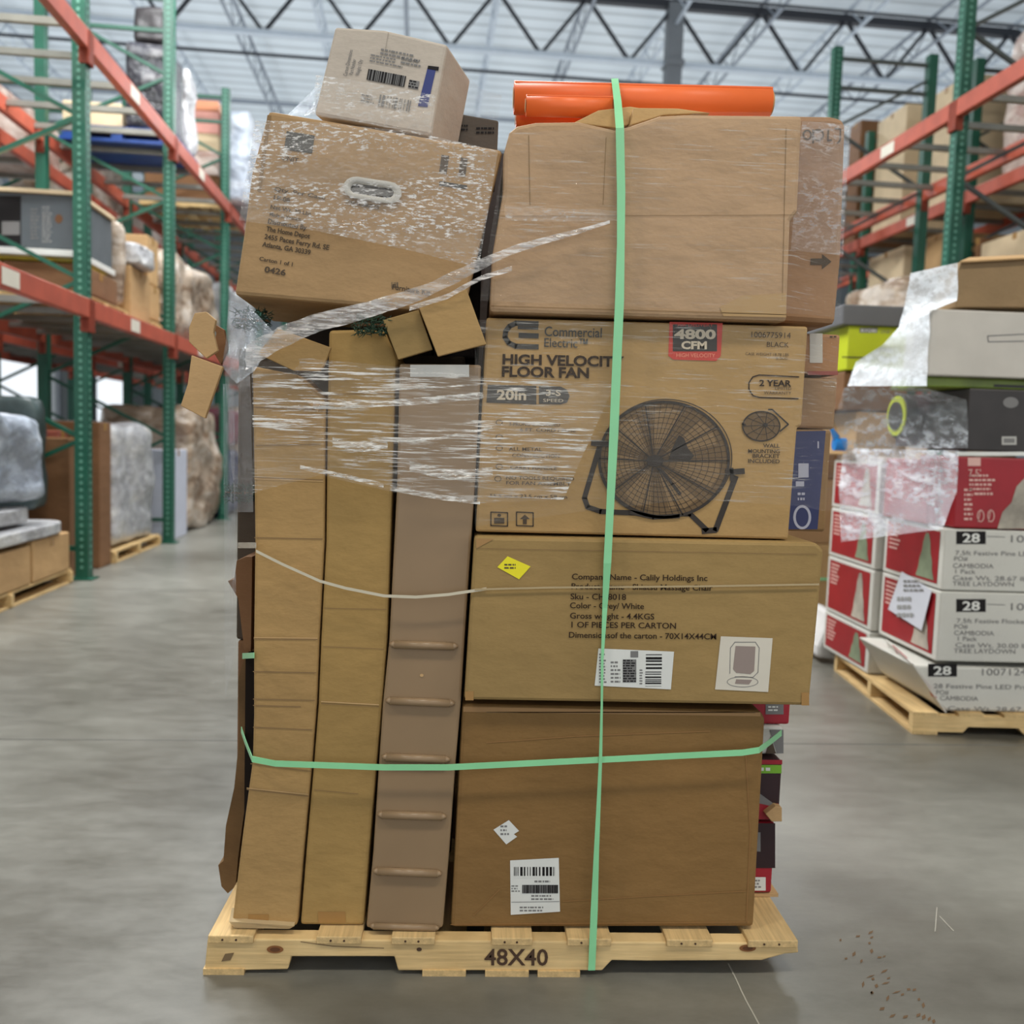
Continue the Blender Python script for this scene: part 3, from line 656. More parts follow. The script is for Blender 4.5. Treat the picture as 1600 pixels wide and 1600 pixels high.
face28(o, YR, 1494, 830, lines=(('7.5ft Festive Pine LED Tree', 1492, 867, 1645), ('PO#', 1490, 876, 1512), ('CAMBODIA', 1488, 887, 1552), ('1 Pack', 1490, 896, 1524), ('Case Wt. 28.67 lbs', 1488, 906, 1610), ('TREE LAYDOWN', 1488, 915, 1584)))
# crushed bottom box
zt_ = ZB[1]-0.002; z_ = 0.09
P0 = PY(1440, 1034, YR); 
poly = [(1425, 1039), (1800, 1052), (1800, 1122), (1500, 1120), (1478, 1114), (1462, 1098), (1450, 1075)]
o = prism('crushed_tree_box', poly, YR+0.002, 0.5, [WB], bevel=0.01); rest(o, 0.0885); tag(o, 'crushed white tree box marked 28 at the bottom, directly on the yellow pallet', 'box')
A = YA(YR+0.002); A.rect(1450, 1037, 1495, 1057, BLACK); A.text('28', 1458, 1054, 13, WHITE, 0, 1486, bold=0.02); A.text('1007124', 1530, 1055, 11, GREYP, 0, 1604)
for t, lx, ly, l1 in (('28 Festive Pine LED Pre-Lit Tree', 1458, 1075, 1660), ('PO#', 1462, 1085, 1482), ('CAMBODIA', 1468, 1094, 1528), ('Case Wt. 28.67 lbs', 1480, 1110, 1620)): A.text(t, lx, ly, 7, GREYP, 0.8, l1)
A.build('printed_text', o)
b = MB(); q = [PY(1384, 1000, YR+0.3), PY(1425, 1037, YR-0.03), PY(1478, 1114, YR-0.03), PY(1400, 1052, YR+0.3)]
b.add(q, [(0, 1, 2, 3)], 0); q2 = [a+(b_-a)*0.5 for a, b_ in zip(q, [q[2]]*4)]
b.add([v+Vector((0, -0.002, 0.001)) for v in [q[0].lerp(q[1], .25), q[0].lerp(q[1], .8), q[2].lerp(q[1], .3), q[3].lerp(q[2], .4)]], [(0, 1, 2, 3)], 1)
ce = b.build('crushed_end_panel', [WBs, RED2], o); m_ = ce.modifiers.new('t', 'SOLIDIFY'); m_.thickness = 0.004
# rear column of tree boxes
XB = XL-0.02
lab = ('lower left rear', 'middle left rear', 'upper left rear')
for k, (za, zb_) in enumerate(((0.09, ZB[1]), (ZB[1], ZB[2]), (ZB[2], ZB[3]))):
    treebox(XB, XRR, Y2a, Y2b, za+0.002, zb_-0.003, 'white tree box with red picture end, %s of the right pallet' % lab[k], flock=(k == 1))
# sheet of paper taped on the end
b = MB(); pa = [PY(1409, 893, YR+0.02), PY(1456, 922, YR-0.02), PY(1440, 985, YR-0.02), PY(1388, 952, YR+0.02)]
pa = [onplane(x, y, (XL-0.012, 0, 0), XN) for x, y in ((1409, 893), (1456, 922), (1440, 985), (1388, 952))]
b.add(pa, [(0, 1, 2, 3)]); o = b.build('paper_sheet', [plain('bluish_paper', rgb(206, 208, 216), 0.5)]); m_ = o.modifiers.new('t', 'SOLIDIFY'); m_.thickness = 0.001
tag(o, 'white paper sheet hanging on the ends of the tree boxes', 'paper')
A = Art((XL-0.0135, 0, 0), XN); A.tiny(1412, 905, 1446, 926, GREYP, 3); A.tiny(1402, 930, 1432, 968, plain('pale_grey_print', rgb(150, 150, 148), 0.6), 3); A.build('printed_text', o)
# big red box
o = treebox(PY(1494, 770, YR).x, XRR, YF0, YF0+0.3, ZB[3]+0.003, ZB[4], 'big red tree box with flocked tree picture and white text at right', side_art=False, mat=RED2)
A = YA(YR); A.rect(1495, 706, 1800, 712, WHITE); A.rect(1512, 715, 1532, 728, PTXT)
A.text("7.5'", 1512, 745, 12, PTXT, 0, 1532); A.tiny(1514, 740, 1556, 768, PTXT, 4, seed=4); A.tiny(1506, 762, 1520, 815, PTXT, 7, seed=5); A.tiny(1522, 768, 1562, 776, PTXT, 1, seed=8)
for cx_ in (1532, 1548): A.ring(cx_, 806, 5, 9, 1.5, PTXT, 1, 14); A.line([(cx_, 796), (cx_-4, 815)], 1.2, PTXT, 1)
A.poly([(1612, 735), (1588, 760), (1580, 785), (1566, 800), (1558, 826), (1700, 826), (1700, 735)], TREEF, 1); A.build('printed_panel', o)
XT = PY(1494, 770, YR).x
b = MB(); b.box(XT-0.05, XT-0.004, YF0+0.12, YF1, ZB[3]+0.003, ZB[4]-0.02); o = tag(b.build('tree_box', [RED2], bevel=0.006), 'narrow red and white box pressed under film left of the big red box', 'box')
treebox(XB, XT+0.2, Y2a, Y2b, ZB[3]+0.002, ZB[4]-0.04, 'red picture end box under pale film, rear left of the big red one', flock=True)
# black box, lime lids, grey box, brown box
def frontbox(name, x0, y0, x1, y1, Y, dep, mat, label, cat='box', bev=0.006):
    a = PY(x0, y1, Y); c_ = PY(x0, y0, Y); e = PY(x1, y0, Y).x
    b = MB(); b.box(a.x, e, Y, Y+dep, a.z, c_.z); return tag(b.build(name, [mat], bevel=bev), label, cat)
BLKB = plain('black_box_board', rgb(52, 47, 45), 0.5, var=0.15)
o = frontbox('black_box', 1508, 606, 1790, 704, YR, 0.3, BLKB, 'long black box with round pale sticker above the big red box')
A = YA(YR); A.ell(1579, 629, 12, 8.5, GREYP); A.rect(1565, 682, 1588, 695, plain('pale_print2', rgb(180, 178, 172), 0.6)); A.rect(1568, 685, 1585, 692, GREYP, 1); A.build('sticker', o)
LIME = plain('lime_plastic', rgb(196, 208, 36), 0.4, var=0.06)
b = MB(); p = PY(1440, 604, YR+0.05); q = PY(1430, 582, YR+0.05)
o = frontbox('lime_case', 1447, 588, 1790, 604, YR+0.03, 0.3, plain('olive_green_plastic', rgb(124, 142, 52), 0.4, var=0.2), 'thin lime and black case between grey box and black box', 'case')
zl = PY(1447, 604, YR+0.03).z; b = MB(); b.box(PY(1560, 600, YR).x, 2.4, YR+0.0285, YR+0.0295, zl+0.008, zl+0.018); b.build('trim_band', [BLKB], o)
GRYB = plain('light_grey_carton', rgb(196, 190, 180), 0.6, var=0.05)
o = frontbox('grey_carton', 1449, 482, 1790, 586, YR-0.02, 0.2, GRYB, 'light grey carton with small slot below the open brown one', 'carton')
A = YA(YR-0.02); A.line([(1600, 522), (1543, 525), (1544, 534), (1600, 533)], 1.6, GREYP); A.build('printed_slot', o)
o = prism('brown_carton', [(1494, 432), (1502, 408), (1560, 405), (1800, 400), (1800, 481), (1494, 480)], YR+0.02, 0.16, [board('taupe_board', rgb(150, 124, 90), var=0.15)]); tag(o, 'brown carton topping the right pallet, partly under pale film', 'carton')
b = MB(); q = [PY(1500, 408, YR+0.0), PY(1640, 400, YR+0.0), PY(1640, 396, YR+0.3), PY(1515, 402, YR+0.3)]; b.add(q, [(0, 1, 2, 3)]); f_ = b.build('top_flap', [CB1], o); m_ = f_.modifiers.new('t', 'SOLIDIFY'); m_.thickness = 0.006
# things behind the film: black drum shapes
o = frontbox('black_case', 1450, 614, 1500, 698, YR+0.31, 0.3, plain('dark_maroon_case', rgb(66, 50, 54), 0.4, var=0.3), 'dark case seen through bluish film left of the black box', 'case')
b = MB(); p = PY(1402, 650, YR+0.42); b.tube(p, p+Vector((0.045, 0.0, 0)), 0.095, 28); b.tube(p+Vector((-0.006, 0, 0)), p, 0.085, 28, 1); b.tube(p+Vector((-0.012, 0, 0)), p+Vector((-0.004, 0, 0)), 0.06, 28, 0)
tag(b.build('round_tool', [BLKB, LIME]), 'round black tool with lime ring under the bluish film', 'tool')
# rear top: grey lid, lime case
Yq = YR+0.75
o = frontbox('lime_box', 1322, 508, 1430, 578, Yq, 0.45, LIME, 'bright lime box under the dark grey one, left of the bluish film')
A = YA(Yq); A.rect(1343, 512, 1371, 520, GREYP); A.text('RYOBI', 1345, 519, 5.5, WHITE, 0, 1369, bold=0.02); A.text('ONE+', 1375, 521, 5, GREYP, 0, 1394); A.line([(1316, 558), (1400, 560)], 2, BLKB, 1); A.line([(1395, 548), (1376, 545), (1368, 552)], 2.2, BLKB, 1); A.build('printed_text', o)
o = frontbox('grey_lid_box', 1316, 475, 1430, 507, Yq-0.02, 0.48, plain('dark_grey_lid', rgb(104, 104, 106), 0.5), 'dark grey flat box on top of the bright lime one')
o = frontbox('brown_carton', 1316, 580, 1420, 640, Yq+0.02, 0.4, CB2, 'brown carton under the bright lime box', 'carton')
o = frontbox('support_carton', 1335, 643, 1420, 712, Yq+0.02, 0.4, CB1, 'tan carton under film behind the round black tool', 'carton')
# white bag
b = None
tl = [PY(x, y, YR+1.09) for x, y in ((1300, 960), (1318, 966), (1322, 1034), (1275, 1028), (1276, 1010), (1288, 985))]
vs = tl+[p+Vector((0.0, 0.25, 0.02)) for p in tl]; n = len(tl)
o = link('white_bag', vs, [tuple(range(n)), tuple(range(2*n-1, n-1, -1))]+[(i, i+n, (i+1) % n+n, (i+1) % n) for i in range(n)], [plain('white_plastic_bag', rgb(222, 220, 218), 0.3, var=0.08, bm=0.4)], bevel=0.02)
tag(o, 'white plastic bag at the rear left corner of the right pallet', 'bag')
# film round the right pallet
FB = film('blue_white_film', 0.62, 0.5, (0.90, 0.95, 1.0, 1), (7, 7, 9), 0.2, 0.42, 0.56, 0.8, 0.35, 0.55)
FC = film('clear_side_film', 0.10, 0.5, (0.92, 0.95, 1.0, 1), (4, 4, 8), 0.2, 0.5, 0.66, 0.4)
f1 = sheet('stretch_film', [(1492, 412, YR), (1494, 470, YR), (1450, 488, YR-.03), (1449, 540, YR-.03), (1446, 582, YR-.035), (1443, 604, YR-.02)],
           [(1420, 428, YR+.12), (1411, 472, YR+.14), (1402, 512, YR+.14), (1376, 540, YR+.2), (1336, 566, YR+.36), (1320, 604, YR+.36)], YR, FB, None, 50, 40, 0.02, 4, 7, 3)
tag(f1, 'crumpled bluish white stretch film around the upper right pallet load', 'stretch film')
f3 = sheet('stretch_film', [(1443, 606, YR-.02), (1509, 625, YR-.02), (1510, 700, YR-.02)], [(1316, 606, YR+.36), (1300, 655, YR+.45), (1318, 702, YR+.45)], YR, film('swirl_film', 0.20, 0.8, (0.86, 0.93, 1.0, 1), (6, 6, 9), 0.2, 0.46, 0.6, 0.6, 0.4, 0.6), None, 40, 30, 0.02, 4, 7, 13)
tag(f3, 'half clear stretch film over the round black tool on the right pallet', 'stretch film')
b = MB(); bp_ = PY(1303, 694, YR+.47); b.tube(bp_, bp_+Vector((0.05, 0, 0.0)), 0.028, 16); b.tube(bp_+Vector((0.01, 0, 0.026)), bp_+Vector((-0.02, 0.0, 0.075)), 0.016, 12, r2=0.006)
tag(b.build('blue_bottle', [plain('bright_blue_plastic', rgb(30, 130, 210), 0.3)]), 'small bright blue plastic piece at the left edge of the right pallet film', 'plastic piece')
f2 = sheet('stretch_film', [(1496, 704, YR-.025), (1494, 768, YR-.025), (1470, 826, YR-.02)], [(1316, 700, YR+.5), (1310, 760, YR+.5), (1312, 846, YR+.5)], YR, film('side_film', 0.34, 0.6, (0.9, 0.94, 1.0, 1), (6, 6, 12), 0.22, 0.44, 0.58, 0.6), None, 40, 30, 0.012, 4, 7, 5)
tag(f2, 'hazy stretch film over the red tree boxes on the right pallet', 'stretch film')

# tall tan carton stack behind everything, between the two pallets
Yt = 3.7
gp = FL(1262, 1000)
r2 = empty('wooden_pallet', (gp.x-0.3, Yt+0.4, 0)); tag(r2, 'wooden pallet hidden low behind the main load, under tall tan cartons', 'pallet')
xr = PY(1309, 800, Yt).x
b = MB(); b.box(xr-1.0, xr, Yt, Yt+0.8, 0.012, 0.09); b.build('deck', [PINE_D], r2)
za = 0.09
for i, (h, m, lb) in enumerate(((0.42, CB1, 'tall tan carton at the back between both pallets, lowest one with green strap'), (0.40, board('kraft_mid', rgb(172, 134, 96)), 'tan carton at the back between both pallets, second from bottom'), (0.36, CB2, 'brown wrapped carton at the back between both pallets, topmost'))):
    b = MB(); b.box(xr-1.0, xr-0.01*i, Yt, Yt+0.8, za, za+h); o = tag(b.build('carton', [m], bevel=0.008), lb, 'carton'); za += h+0.002
b = MB(); z_ = PY(1300, 905, Yt).z; b.box(xr-1.0, xr+0.004, Yt-0.004, Yt-0.001, z_-0.008, z_+0.008); b.box(xr+0.001, xr+0.004, Yt-0.001, Yt+0.8, z_-0.008, z_+0.008); tag(b.build('strap', [STRAP]), 'short green strap on the distant tan cartons right of the load', 'strap')

# ================================================================== the wrapped load in front
# pallet
def Z(py, Y=0, px=780): return PY(px, py, Y).z
XA, XZ = -0.612, 0.612
r = empty('wooden_pallet', (0, 0.5, 0)); tag(r, 'pine pallet stencilled 48X40 carrying the tall strapped load in front', 'pallet')
fp = [(324, 1467), (1246, 1474), (1248, 1489), (1226, 1491), (1190, 1501), (1010, 1502), (956, 1501), (941, 1517), (622, 1517), (616, 1495), (455, 1495), (450, 1515), (319, 1518)]
for k, Y in enumerate((0.0, 0.47, 0.95)):
    fr = [PY(x, y, 0) for x, y in fp]; fr = [Vector((p.x, Y, p.z)) for p in fr]; n = len(fr); vs = fr+[p+Vector((0, 0.038, 0)) for p in fr]
    s_ = link('stringer', vs, [tuple(range(n)), tuple(range(2*n-1, n-1, -1))]+[(i, i+n, (i+1) % n+n, (i+1) % n) for i in range(n)], [PINE_Y], None, r, bevel=0.003)
    if k == 0:
        A = YA(0); ST = plain('stencil_ink', rgb(74, 52, 36), 0.8)
        A.text('48X40', 757, 1507, 25, ST, 0.3, 856, bold=0.015); A.build('stencil_mark', s_); A = YA(0)
        A.ell(430, 1483, 13, 6, plain('knot_brown', rgb(132, 84, 44), 0.7)); A.ell(430, 1483, 8, 3.4, plain('knot_dark', rgb(96, 58, 30), 0.7), 1); A.ell(655, 1483, 4, 3, ST)
        A.ell(1168, 1481, 13, 5.5, MATS['knot_brown']); A.ell(1168, 1481, 8, 3, MATS['knot_dark'], 1)
        A.poly([(352, 1490), (366, 1488), (360, 1500), (346, 1502)], plain('smudge', rgb(120, 98, 68), 0.8))
        A.line([(470, 1471), (520, 1478), (600, 1481)], 1.2, MATS['smudge'])
        A.build('wood_knot', s_)
ZT = 0.084
ends = ((326, 397), (495, 565), (612, 680), (768, 832), (886, 955), (1041, 1113), (1168, 1246))
for i, (a, c_) in enumerate(ends):
    xa, xb = PY(a, 1465, 0).x, PY(c_, 1465, 0).x
    b = MB(); b.box(xa, xb, -0.006, 1.0, ZT-0.016, ZT); o = b.build('deck_board', [PINE_D], r, bevel=0.002)
    for t in (0.32, 0.62):
        b = MB(); xn = xa+(xb-xa)*t; b.tube((xn, -0.0075, ZT-0.008), (xn, -0.006, ZT-0.008), 0.0022, 8); b.build('nail_head', [MATS['stencil_ink']], o)
for a, c_ in ((318, 382), (660, 728), (758, 826), (840, 906)):
    xa, xb = PY(a, 1520, 0).x, PY(c_, 1520, 0).x
    b = MB(); b.box(xa, xb, -0.004, 1.0, 0, 0.0125); b.build('bottom_board', [PINE_D], r)

# --- cartons, right column
cA = board('kraft_A', rgb(134, 101, 58), wr=0.3); cB = board('kraft_B', rgb(156, 128, 80)); cC = board('kraft_C', rgb(178, 144, 94)); cD = board('kraft_D', rgb(182, 149, 114), wr=0.45)
cE = board('kraft_E', rgb(160, 122, 88)); cF = board('kraft_F', rgb(172, 139, 98), wr=0.35); cG = board('grey_board_G', rgb(196, 184, 170)); cH = board('kraft_H', rgb(172, 138, 88), wr=0.35); cI = board('kraft_I', rgb(166, 134, 80), wr=0.3)
EDGE = plain('board_edge', rgb(196, 160, 112), 0.8); CRE = plain('crease_dark', rgb(134, 106, 70), 0.85)
YAA = 0.03
A0 = prism('large_carton', [(722, 1101), (1190, 1112), (1196, 1125), (1178, 1449), (704, 1452)], YAA, 0.85, [cA], bevel=0.008)
rest(A0, ZT+0.001); tag(A0, 'large dark brown carton at the bottom right of the load, with shipping label', 'carton')
A = YA(YAA); A.poly([(797, 1344), (873, 1340), (875, 1424), (798, 1429)], WHITE)
A.bars(803, 1354, 867, 1368, BLACK, 26, seed=2); A.rect(799, 1370, 860, 1371, WHITE, 1); A.tiny(835, 1374, 868, 1380, GREYP, 1)
A.rect(816, 1382, 872, 1395, GREYP, 1); A.bars(816, 1382, 872, 1395, BLACK, 40, layer=2, seed=9); A.tiny(799, 1382, 813, 1394, GREYP, 3); A.tiny(830, 1397, 872, 1407, GREYP, 2); A.tiny(812, 1415, 862, 1425, GREYP, 2)
A.line([(799, 1409), (874, 1408)], 0.8, GREYP, 1)
A.build('shipping_label', A0, 'white shipping label with barcode')
A = YA(YAA); A.poly([(771, 1296), (795, 1281), (811, 1298), (803, 1303), (808, 1307), (791, 1319)], WHITE); A.tiny(782, 1288, 796, 1306, GREYP, 3); A.build('torn_sticker', A0, 'small torn white sticker')
A = YA(YAA, ); TL = plain('tape_sheen', rgb(146, 106, 62), 0.3, var=0.05); A.poly([(724, 1104), (1188, 1113), (1188, 1119), (724, 1112)], plain('kraft_light_edge', rgb(160, 122, 78), 0.7)); A.rect(760, 1112, 1180, 1113.5, CRE)
A.build('packing_tape', A0)
A = YA(YAA); A.line([(760, 1160), (900, 1150), (1110, 1142)], 1.2, TL); A.line([(740, 1430), (780, 1390)], 1.2, TL); A.line([(880, 1408), (1010, 1400), (1165, 1392)], 1.2, TL); A.line([(1165, 1180), (1172, 1300), (1166, 1440)], 1.4, TL); A.line([(704, 1444), (1170, 1440)], 1.0, TL); A.build('crease', A0)
YB = 0.0
B0 = prism('chair_carton', [(741, 838), (1276, 848), (1288, 860), (1265, 1103), (725, 1094)], YB, 0.75, [cB], bevel=0.007)
tag(B0, 'wide tan massage chair carton with yellow sticker, below the floor fan box', 'carton')
A = YA(YB)
for t, x, y, x1 in (('Company Name - Calily Holdings Inc', 893, 905, 1105), ('Product Name - Shiatsu Massage Chair', 892, 920, 1113), ('Sku - CH-8018', 891, 936, 978), ('Color - Grey/ White', 890, 950, 1006), ('Gross weight - 4.4KGS', 890, 966, 1022), ('1 OF PIECES PER CARTON', 890, 980, 1056), ('Dimensionsof the carton - 70X14X44CM', 888, 996, 1119)):
    A.text(t, x, y, 9.0, INK, 0.7, x1, bold=0.012)
A.build('printed_text', B0)
A = YA(YB); A.poly([(777, 886), (793, 869), (829, 885), (811, 905)], plain('yellow_sticker', rgb(240, 226, 30), 0.5)); A.tiny(788, 880, 812, 890, INKG, 2); A.build('sticker', B0, 'small yellow sticker')
A = YA(YB); A.poly([(935, 1013), (1053, 1018), (1048, 1077), (929, 1071)], WHITE); A.bars(1009, 1022, 1034, 1045, BLACK, 9, False, seed=3); A.bars(1008, 1049, 1033, 1072, BLACK, 9, False, seed=4)
A.rect(973, 1030, 994, 1066, GREYP, 1); A.tiny(973, 1030, 994, 1066, BLACK, 9, 2); A.rect(985, 1017, 997, 1027, GREYP, 1); A.tiny(936, 1020, 948, 1068, GREYP, 10); A.tiny(954, 1032, 970, 1068, GREYP, 6); A.tiny(999, 1045, 1005, 1070, GREYP, 6)
A.build('shipping_label', B0, 'white shipping label turned sideways')
A = YA(YB); A.poly([(1126, 994), (1207, 997), (1200, 1081), (1117, 1077)], plain('ivory_paper', rgb(214, 206, 190), 0.6)); A.poly([(1149, 1009), (1180, 1010), (1178, 1048), (1172, 1053), (1150, 1051), (1145, 1045)], plain('mauve_grey_print', rgb(148, 132, 124), 0.6), 1)
A.line([(1140, 1052), (1141, 1012), (1148, 1003), (1180, 1003), (1186, 1012), (1184, 1050), (1176, 1058), (1148, 1057)], 1, GREYP, 1); A.poly([(1150, 1061), (1175, 1062), (1170, 1069), (1148, 1068)], MATS['mauve_grey_print'], 1); A.ring(1160, 1065, 24, 8, 0.9, GREYP, 1)
A.build('picture_label', B0, 'ivory label with a chair drawing')
A = YA(YB); A.poly([(744, 841), (772, 842), (744, 857)], TAPE); A.rect(727, 1080, 740, 1094, TAPE); A.line([(744, 857), (1276, 866)], 0.8, CRE); A.rect(1252, 1082, 1264, 1102, TAPE); A.build('packing_tape', B0)
YC = 0.025
C0 = prism('fan_carton', [(760, 496), (1263, 510), (1253, 665), (1246, 668), (1232, 843), (743, 831)], YC, 0.6, [cC], bevel=0.006)
tag(C0, 'floor fan carton printed with a round black fan, middle right of the load', 'carton')
A = YA(YC); S = plain('slate_print', rgb(66, 64, 60), 0.7)
for pts in ([(840, 506), (806, 505), (796, 510), (790, 518), (789, 527), (795, 536), (806, 541), (840, 542)], [(812, 524), (840, 525)]): A.line(pts, 8, S)
A.line([(810, 512), (840, 513)], 5, S)
A.text('Commercial', 850, 525, 15, S, 1.5, 940, bold=0.01); A.text('Electric\u2122', 849, 542, 14, S, 1.5, 918, bold=0.01)
A.text('HIGH VELOCITY', 784, 569, 15.5, INK, 1.2, 975, bold=0.035); A.text('FLOOR FAN', 783, 588, 15.5, INK, 1.0, 920, bold=0.035)
A.build('brand_print', C0); A = YA(YC); bd = plain('badge_black', rgb(50, 45, 40), 0.6); A.poly([(762, 601), (838, 603), (838, 632), (760, 629)], bd); A.poly([(842, 603), (876, 604), (886, 609), (890, 619), (886, 629), (876, 632), (842, 631)], bd)
A.text('20in', 776, 624, 15, PALE, 1, 822, bold=0.03); A.text('3-S', 852, 618, 9, PALE, 1, 876, bold=0.02); A.text('SPEED', 848, 628, 5, PALE, 1, 880)
A.build('size_badge', C0); A = YA(YC)
for t, x, y, x1 in (('3-PRONG GROUNDED', 795, 665, 875), ('6 FT. CORD / FUSE', 812, 674, 900), ('ALL METAL', 795, 704, 847), ('CONSTRUCTION', 800, 714, 874), ('CARRY HANDLE', 797, 733, 870), ('NO TOOLS REQUIRED', 790, 749, 897), ('FOR FAN ASSEMBLY', 790, 757, 892), ('55.5 cm x 23.5 cm x 59 cm', 765, 777, 886)):
    A.text(t, x, y, 5.5, INKG, 1, x1, bold=0.01)
for x, y in ((780, 660), (780, 683), (780, 700), (780, 729), (778, 748)): A.ring(x, y, 5, 4, 1.2, INKG, 0, 12)
A.build('feature_list', C0); A = YA(YC)
for x in (767, 807): A.line([(x, 800), (x+26, 801), (x+26, 822), (x, 821)], 2, INKG, 0, True)
A.poly([(820, 804), (828, 811), (823, 811), (823, 819), (817, 819), (817, 811), (812, 811)], INKG); A.ell(780, 805, 3, 2.5, INKG, n=10); A.rect(772, 809, 788, 818, INKG)
A.build('handling_icon', C0); A = YA(YC)
# 4800 CFM badge
rd = plain('badge_red', rgb(196, 60, 44), 0.5); A.poly([(1046, 503), (1129, 505), (1126, 556), (1119, 564), (1052, 562), (1044, 556)], rd); A.rect(1051, 507, 1120, 549, bd, 1)
A.text('AIR DELIVERY', 1058, 510, 5, rd, 0.5, 1114, layer=2); A.text('4800', 1054, 529, 14, PALE, 0.5, 1118, bold=0.04, layer=2); A.text('CFM', 1064, 545, 11.5, PALE, 0.5, 1104, bold=0.04, layer=2); A.text('HIGH VELOCITY', 1056, 558, 6, plain('badge_pink', rgb(232, 150, 120), 0.6), 0.5, 1117, layer=1)
A.build('airflow_badge', C0); A = YA(YC); A.text('1006775914', 1171, 527, 9, INKG, 1.5, 1235); A.text('BLACK', 1197, 542, 8, INKG, 1.5, 1232); A.text('CASE WEIGHT 18.78 LBS', 1164, 555, 4.5, INKG, 1.5, 1232); A.text('8.5KG', 1212, 562, 4, INKG, 1.5, 1230)
A.build('stock_number', C0); A = YA(YC); A.line([(1248, 589), (1186, 586), (1176, 589), (1170, 598), (1170, 608), (1176, 618), (1186, 621), (1247, 623)], 2, INK)
A.text('2 YEAR', 1186, 603, 9.5, INK, 1, 1236, bold=0.03); A.text('LIMITED', 1210, 609, 4.5, INKG, 1, 1236); A.text('WARRANTY', 1193, 616, 5, INKG, 1, 1236)
A.build('warranty_badge', C0); A = YA(YC)
for t, x, y in (('WALL', 1192, 699), ('MOUNTING', 1168, 707.5), ('BRACKET', 1175, 715), ('INCLUDED', 1168, 723)): A.text(t, x, y, 6, INKG, 1, 1218, bold=0.02)
A.build('printed_text', C0)
# the fan picture
A = YA(YC); FB1 = plain('fan_dark', rgb(52, 44, 38), 0.7); FB2 = plain('fan_mid', rgb(112, 88, 58), 0.7); FB3 = plain('fan_light', rgb(138, 110, 74), 0.7)
cx_, cy_, rx, ry = 1037, 718, 101, 90; hx, hy = 1023, 720
A.line([(925, 692), (950, 694)], 9, FB1, 5); A.line([(936, 700), (913, 778), (918, 792), (938, 799), (1000, 802), (1078, 803), (1104, 828)], 8, FB1, 0); A.line([(1098, 830), (1118, 828), (1149, 745)], 9, FB1, 0); A.line([(1134, 738), (1161, 736)], 9, FB1, 5); A.line([(1142, 732), (1143, 750)], 6, FB1, 5)
A.ell(cx_, cy_, rx, ry, FB2, 1, 56)
for k in range(7):
    a = 2*math.pi*k/7+0.3; w_ = 0.28
    A.poly([(hx+8*math.cos(a), hy+7*math.sin(a)), (cx_+rx*0.86*math.cos(a-w_), cy_+ry*0.86*math.sin(a-w_)), (cx_+rx*0.9*math.cos(a), cy_+ry*0.9*math.sin(a)), (cx_+rx*0.86*math.cos(a+w_), cy_+ry*0.86*math.sin(a+w_))], FB3, 2)
for k in range(9):
    f = 0.2+0.8*k/9; A.ring(hx+(cx_-hx)*f, hy+(cy_-hy)*f, rx*f, ry*f, 0.7, FB1, 3, 44)
for k in range(60):
    a = 2*math.pi*k/60; A.line([(hx+12*math.cos(a), hy+11*math.sin(a)), (cx_+rx*math.cos(a+0.06), cy_+ry*math.sin(a+0.06))], 0.7, FB1, 3)
for k in range(10):
    a = 2*math.pi*k/10+0.02; A.line([(hx+12*math.cos(a), hy+11*math.sin(a)), (cx_+rx*math.cos(a), cy_+ry*math.sin(a))], 2, FB1, 4)
A.poly([(1044, 718), (1050, 700), (1060, 680), (1068, 684), (1074, 700), (1084, 712), (1078, 719)], FB1, 4); A.line([(1030, 732), (1050, 756), (1062, 772)], 5, FB1, 4)
A.ring(cx_, cy_, rx, ry, 4.5, FB1, 4, 60); A.ring(cx_+3, cy_-3, rx+2, ry+1, 1.5, FB1, 3, 60); A.ell(hx, hy, 13, 10, FB1, 5, 24)
A.line([(985, 800), (1020, 808), (1060, 806)], 7, FB1, 4)
# small fan
A.ell(1189, 666, 29, 23, FB2, 1, 30)
for k in range(10): a = math.pi*k/5; A.line([(1195, 664), (1189+29*math.cos(a), 666+23*math.sin(a))], 1, FB1, 3)
A.ring(1189, 666, 29, 23, 2, FB1, 3, 30); A.ring(1191, 665, 18, 14, 0.7, FB1, 3, 24); A.ell(1195, 664, 4, 3.4, FB1, 4, 12); A.line([(1200, 640), (1206, 640), (1231, 663), (1218, 674)], 2.4, FB1, 3); A.line([(1159, 662), (1164, 664)], 3, FB1, 3)
A.build('fan_picture', C0)
# D : big blank carton, crumpled top
YD = 0.0
D0 = prism('blank_carton', [(796, 206), (808, 196), (838, 190), (905, 189), (962, 202), (985, 196), (1032, 180), (1070, 178), (1254, 180), (1247, 330), (1236, 345), (1230, 503), (765, 488), (769, 400), (786, 300), (787, 240)], YD, 0.72, [cD], bevel=0.008)
tag(D0, 'big blank brown carton with crumpled top, upper right of the load', 'carton')
A = YA(YD); A.line([(826, 212), (828, 320)], 1.2, CRE); A.line([(766, 478), (1230, 492)], 1, CRE); A.line([(1228, 200), (1222, 470)], 1, CRE); A.line([(947, 215), (942, 320)], 1, CRE); A.line([(780, 338), (1244, 336)], 0.8, CRE); A.poly([(1124, 480), (1160, 462), (1228, 458), (1228, 496), (1130, 494)], plain('peeled_board', rgb(180, 146, 100), 0.7)); A.build('crease', D0)
for pts, Y_, lb in (([(895, 192), (935, 172), (985, 166), (1010, 170), (980, 196), (962, 200)], 0.10, 'lifted'), ([(985, 196), (990, 168), (1060, 169), (1110, 176), (1036, 180)], 0.06, 'creased')):
    f_ = prism('top_flap', pts, Y_, 0.01, [board('kraft_pale', rgb(192, 158, 108))], D0, bevel=0.002, dv=(0.0, 0.25, -0.01))
E0 = prism('printed_carton', [(1236, 179), (1300, 180), (1318, 184), (1323, 196), (1316, 400), (1306, 508), (1217, 502)], 0.10, 0.6, [cE], bevel=0.012)
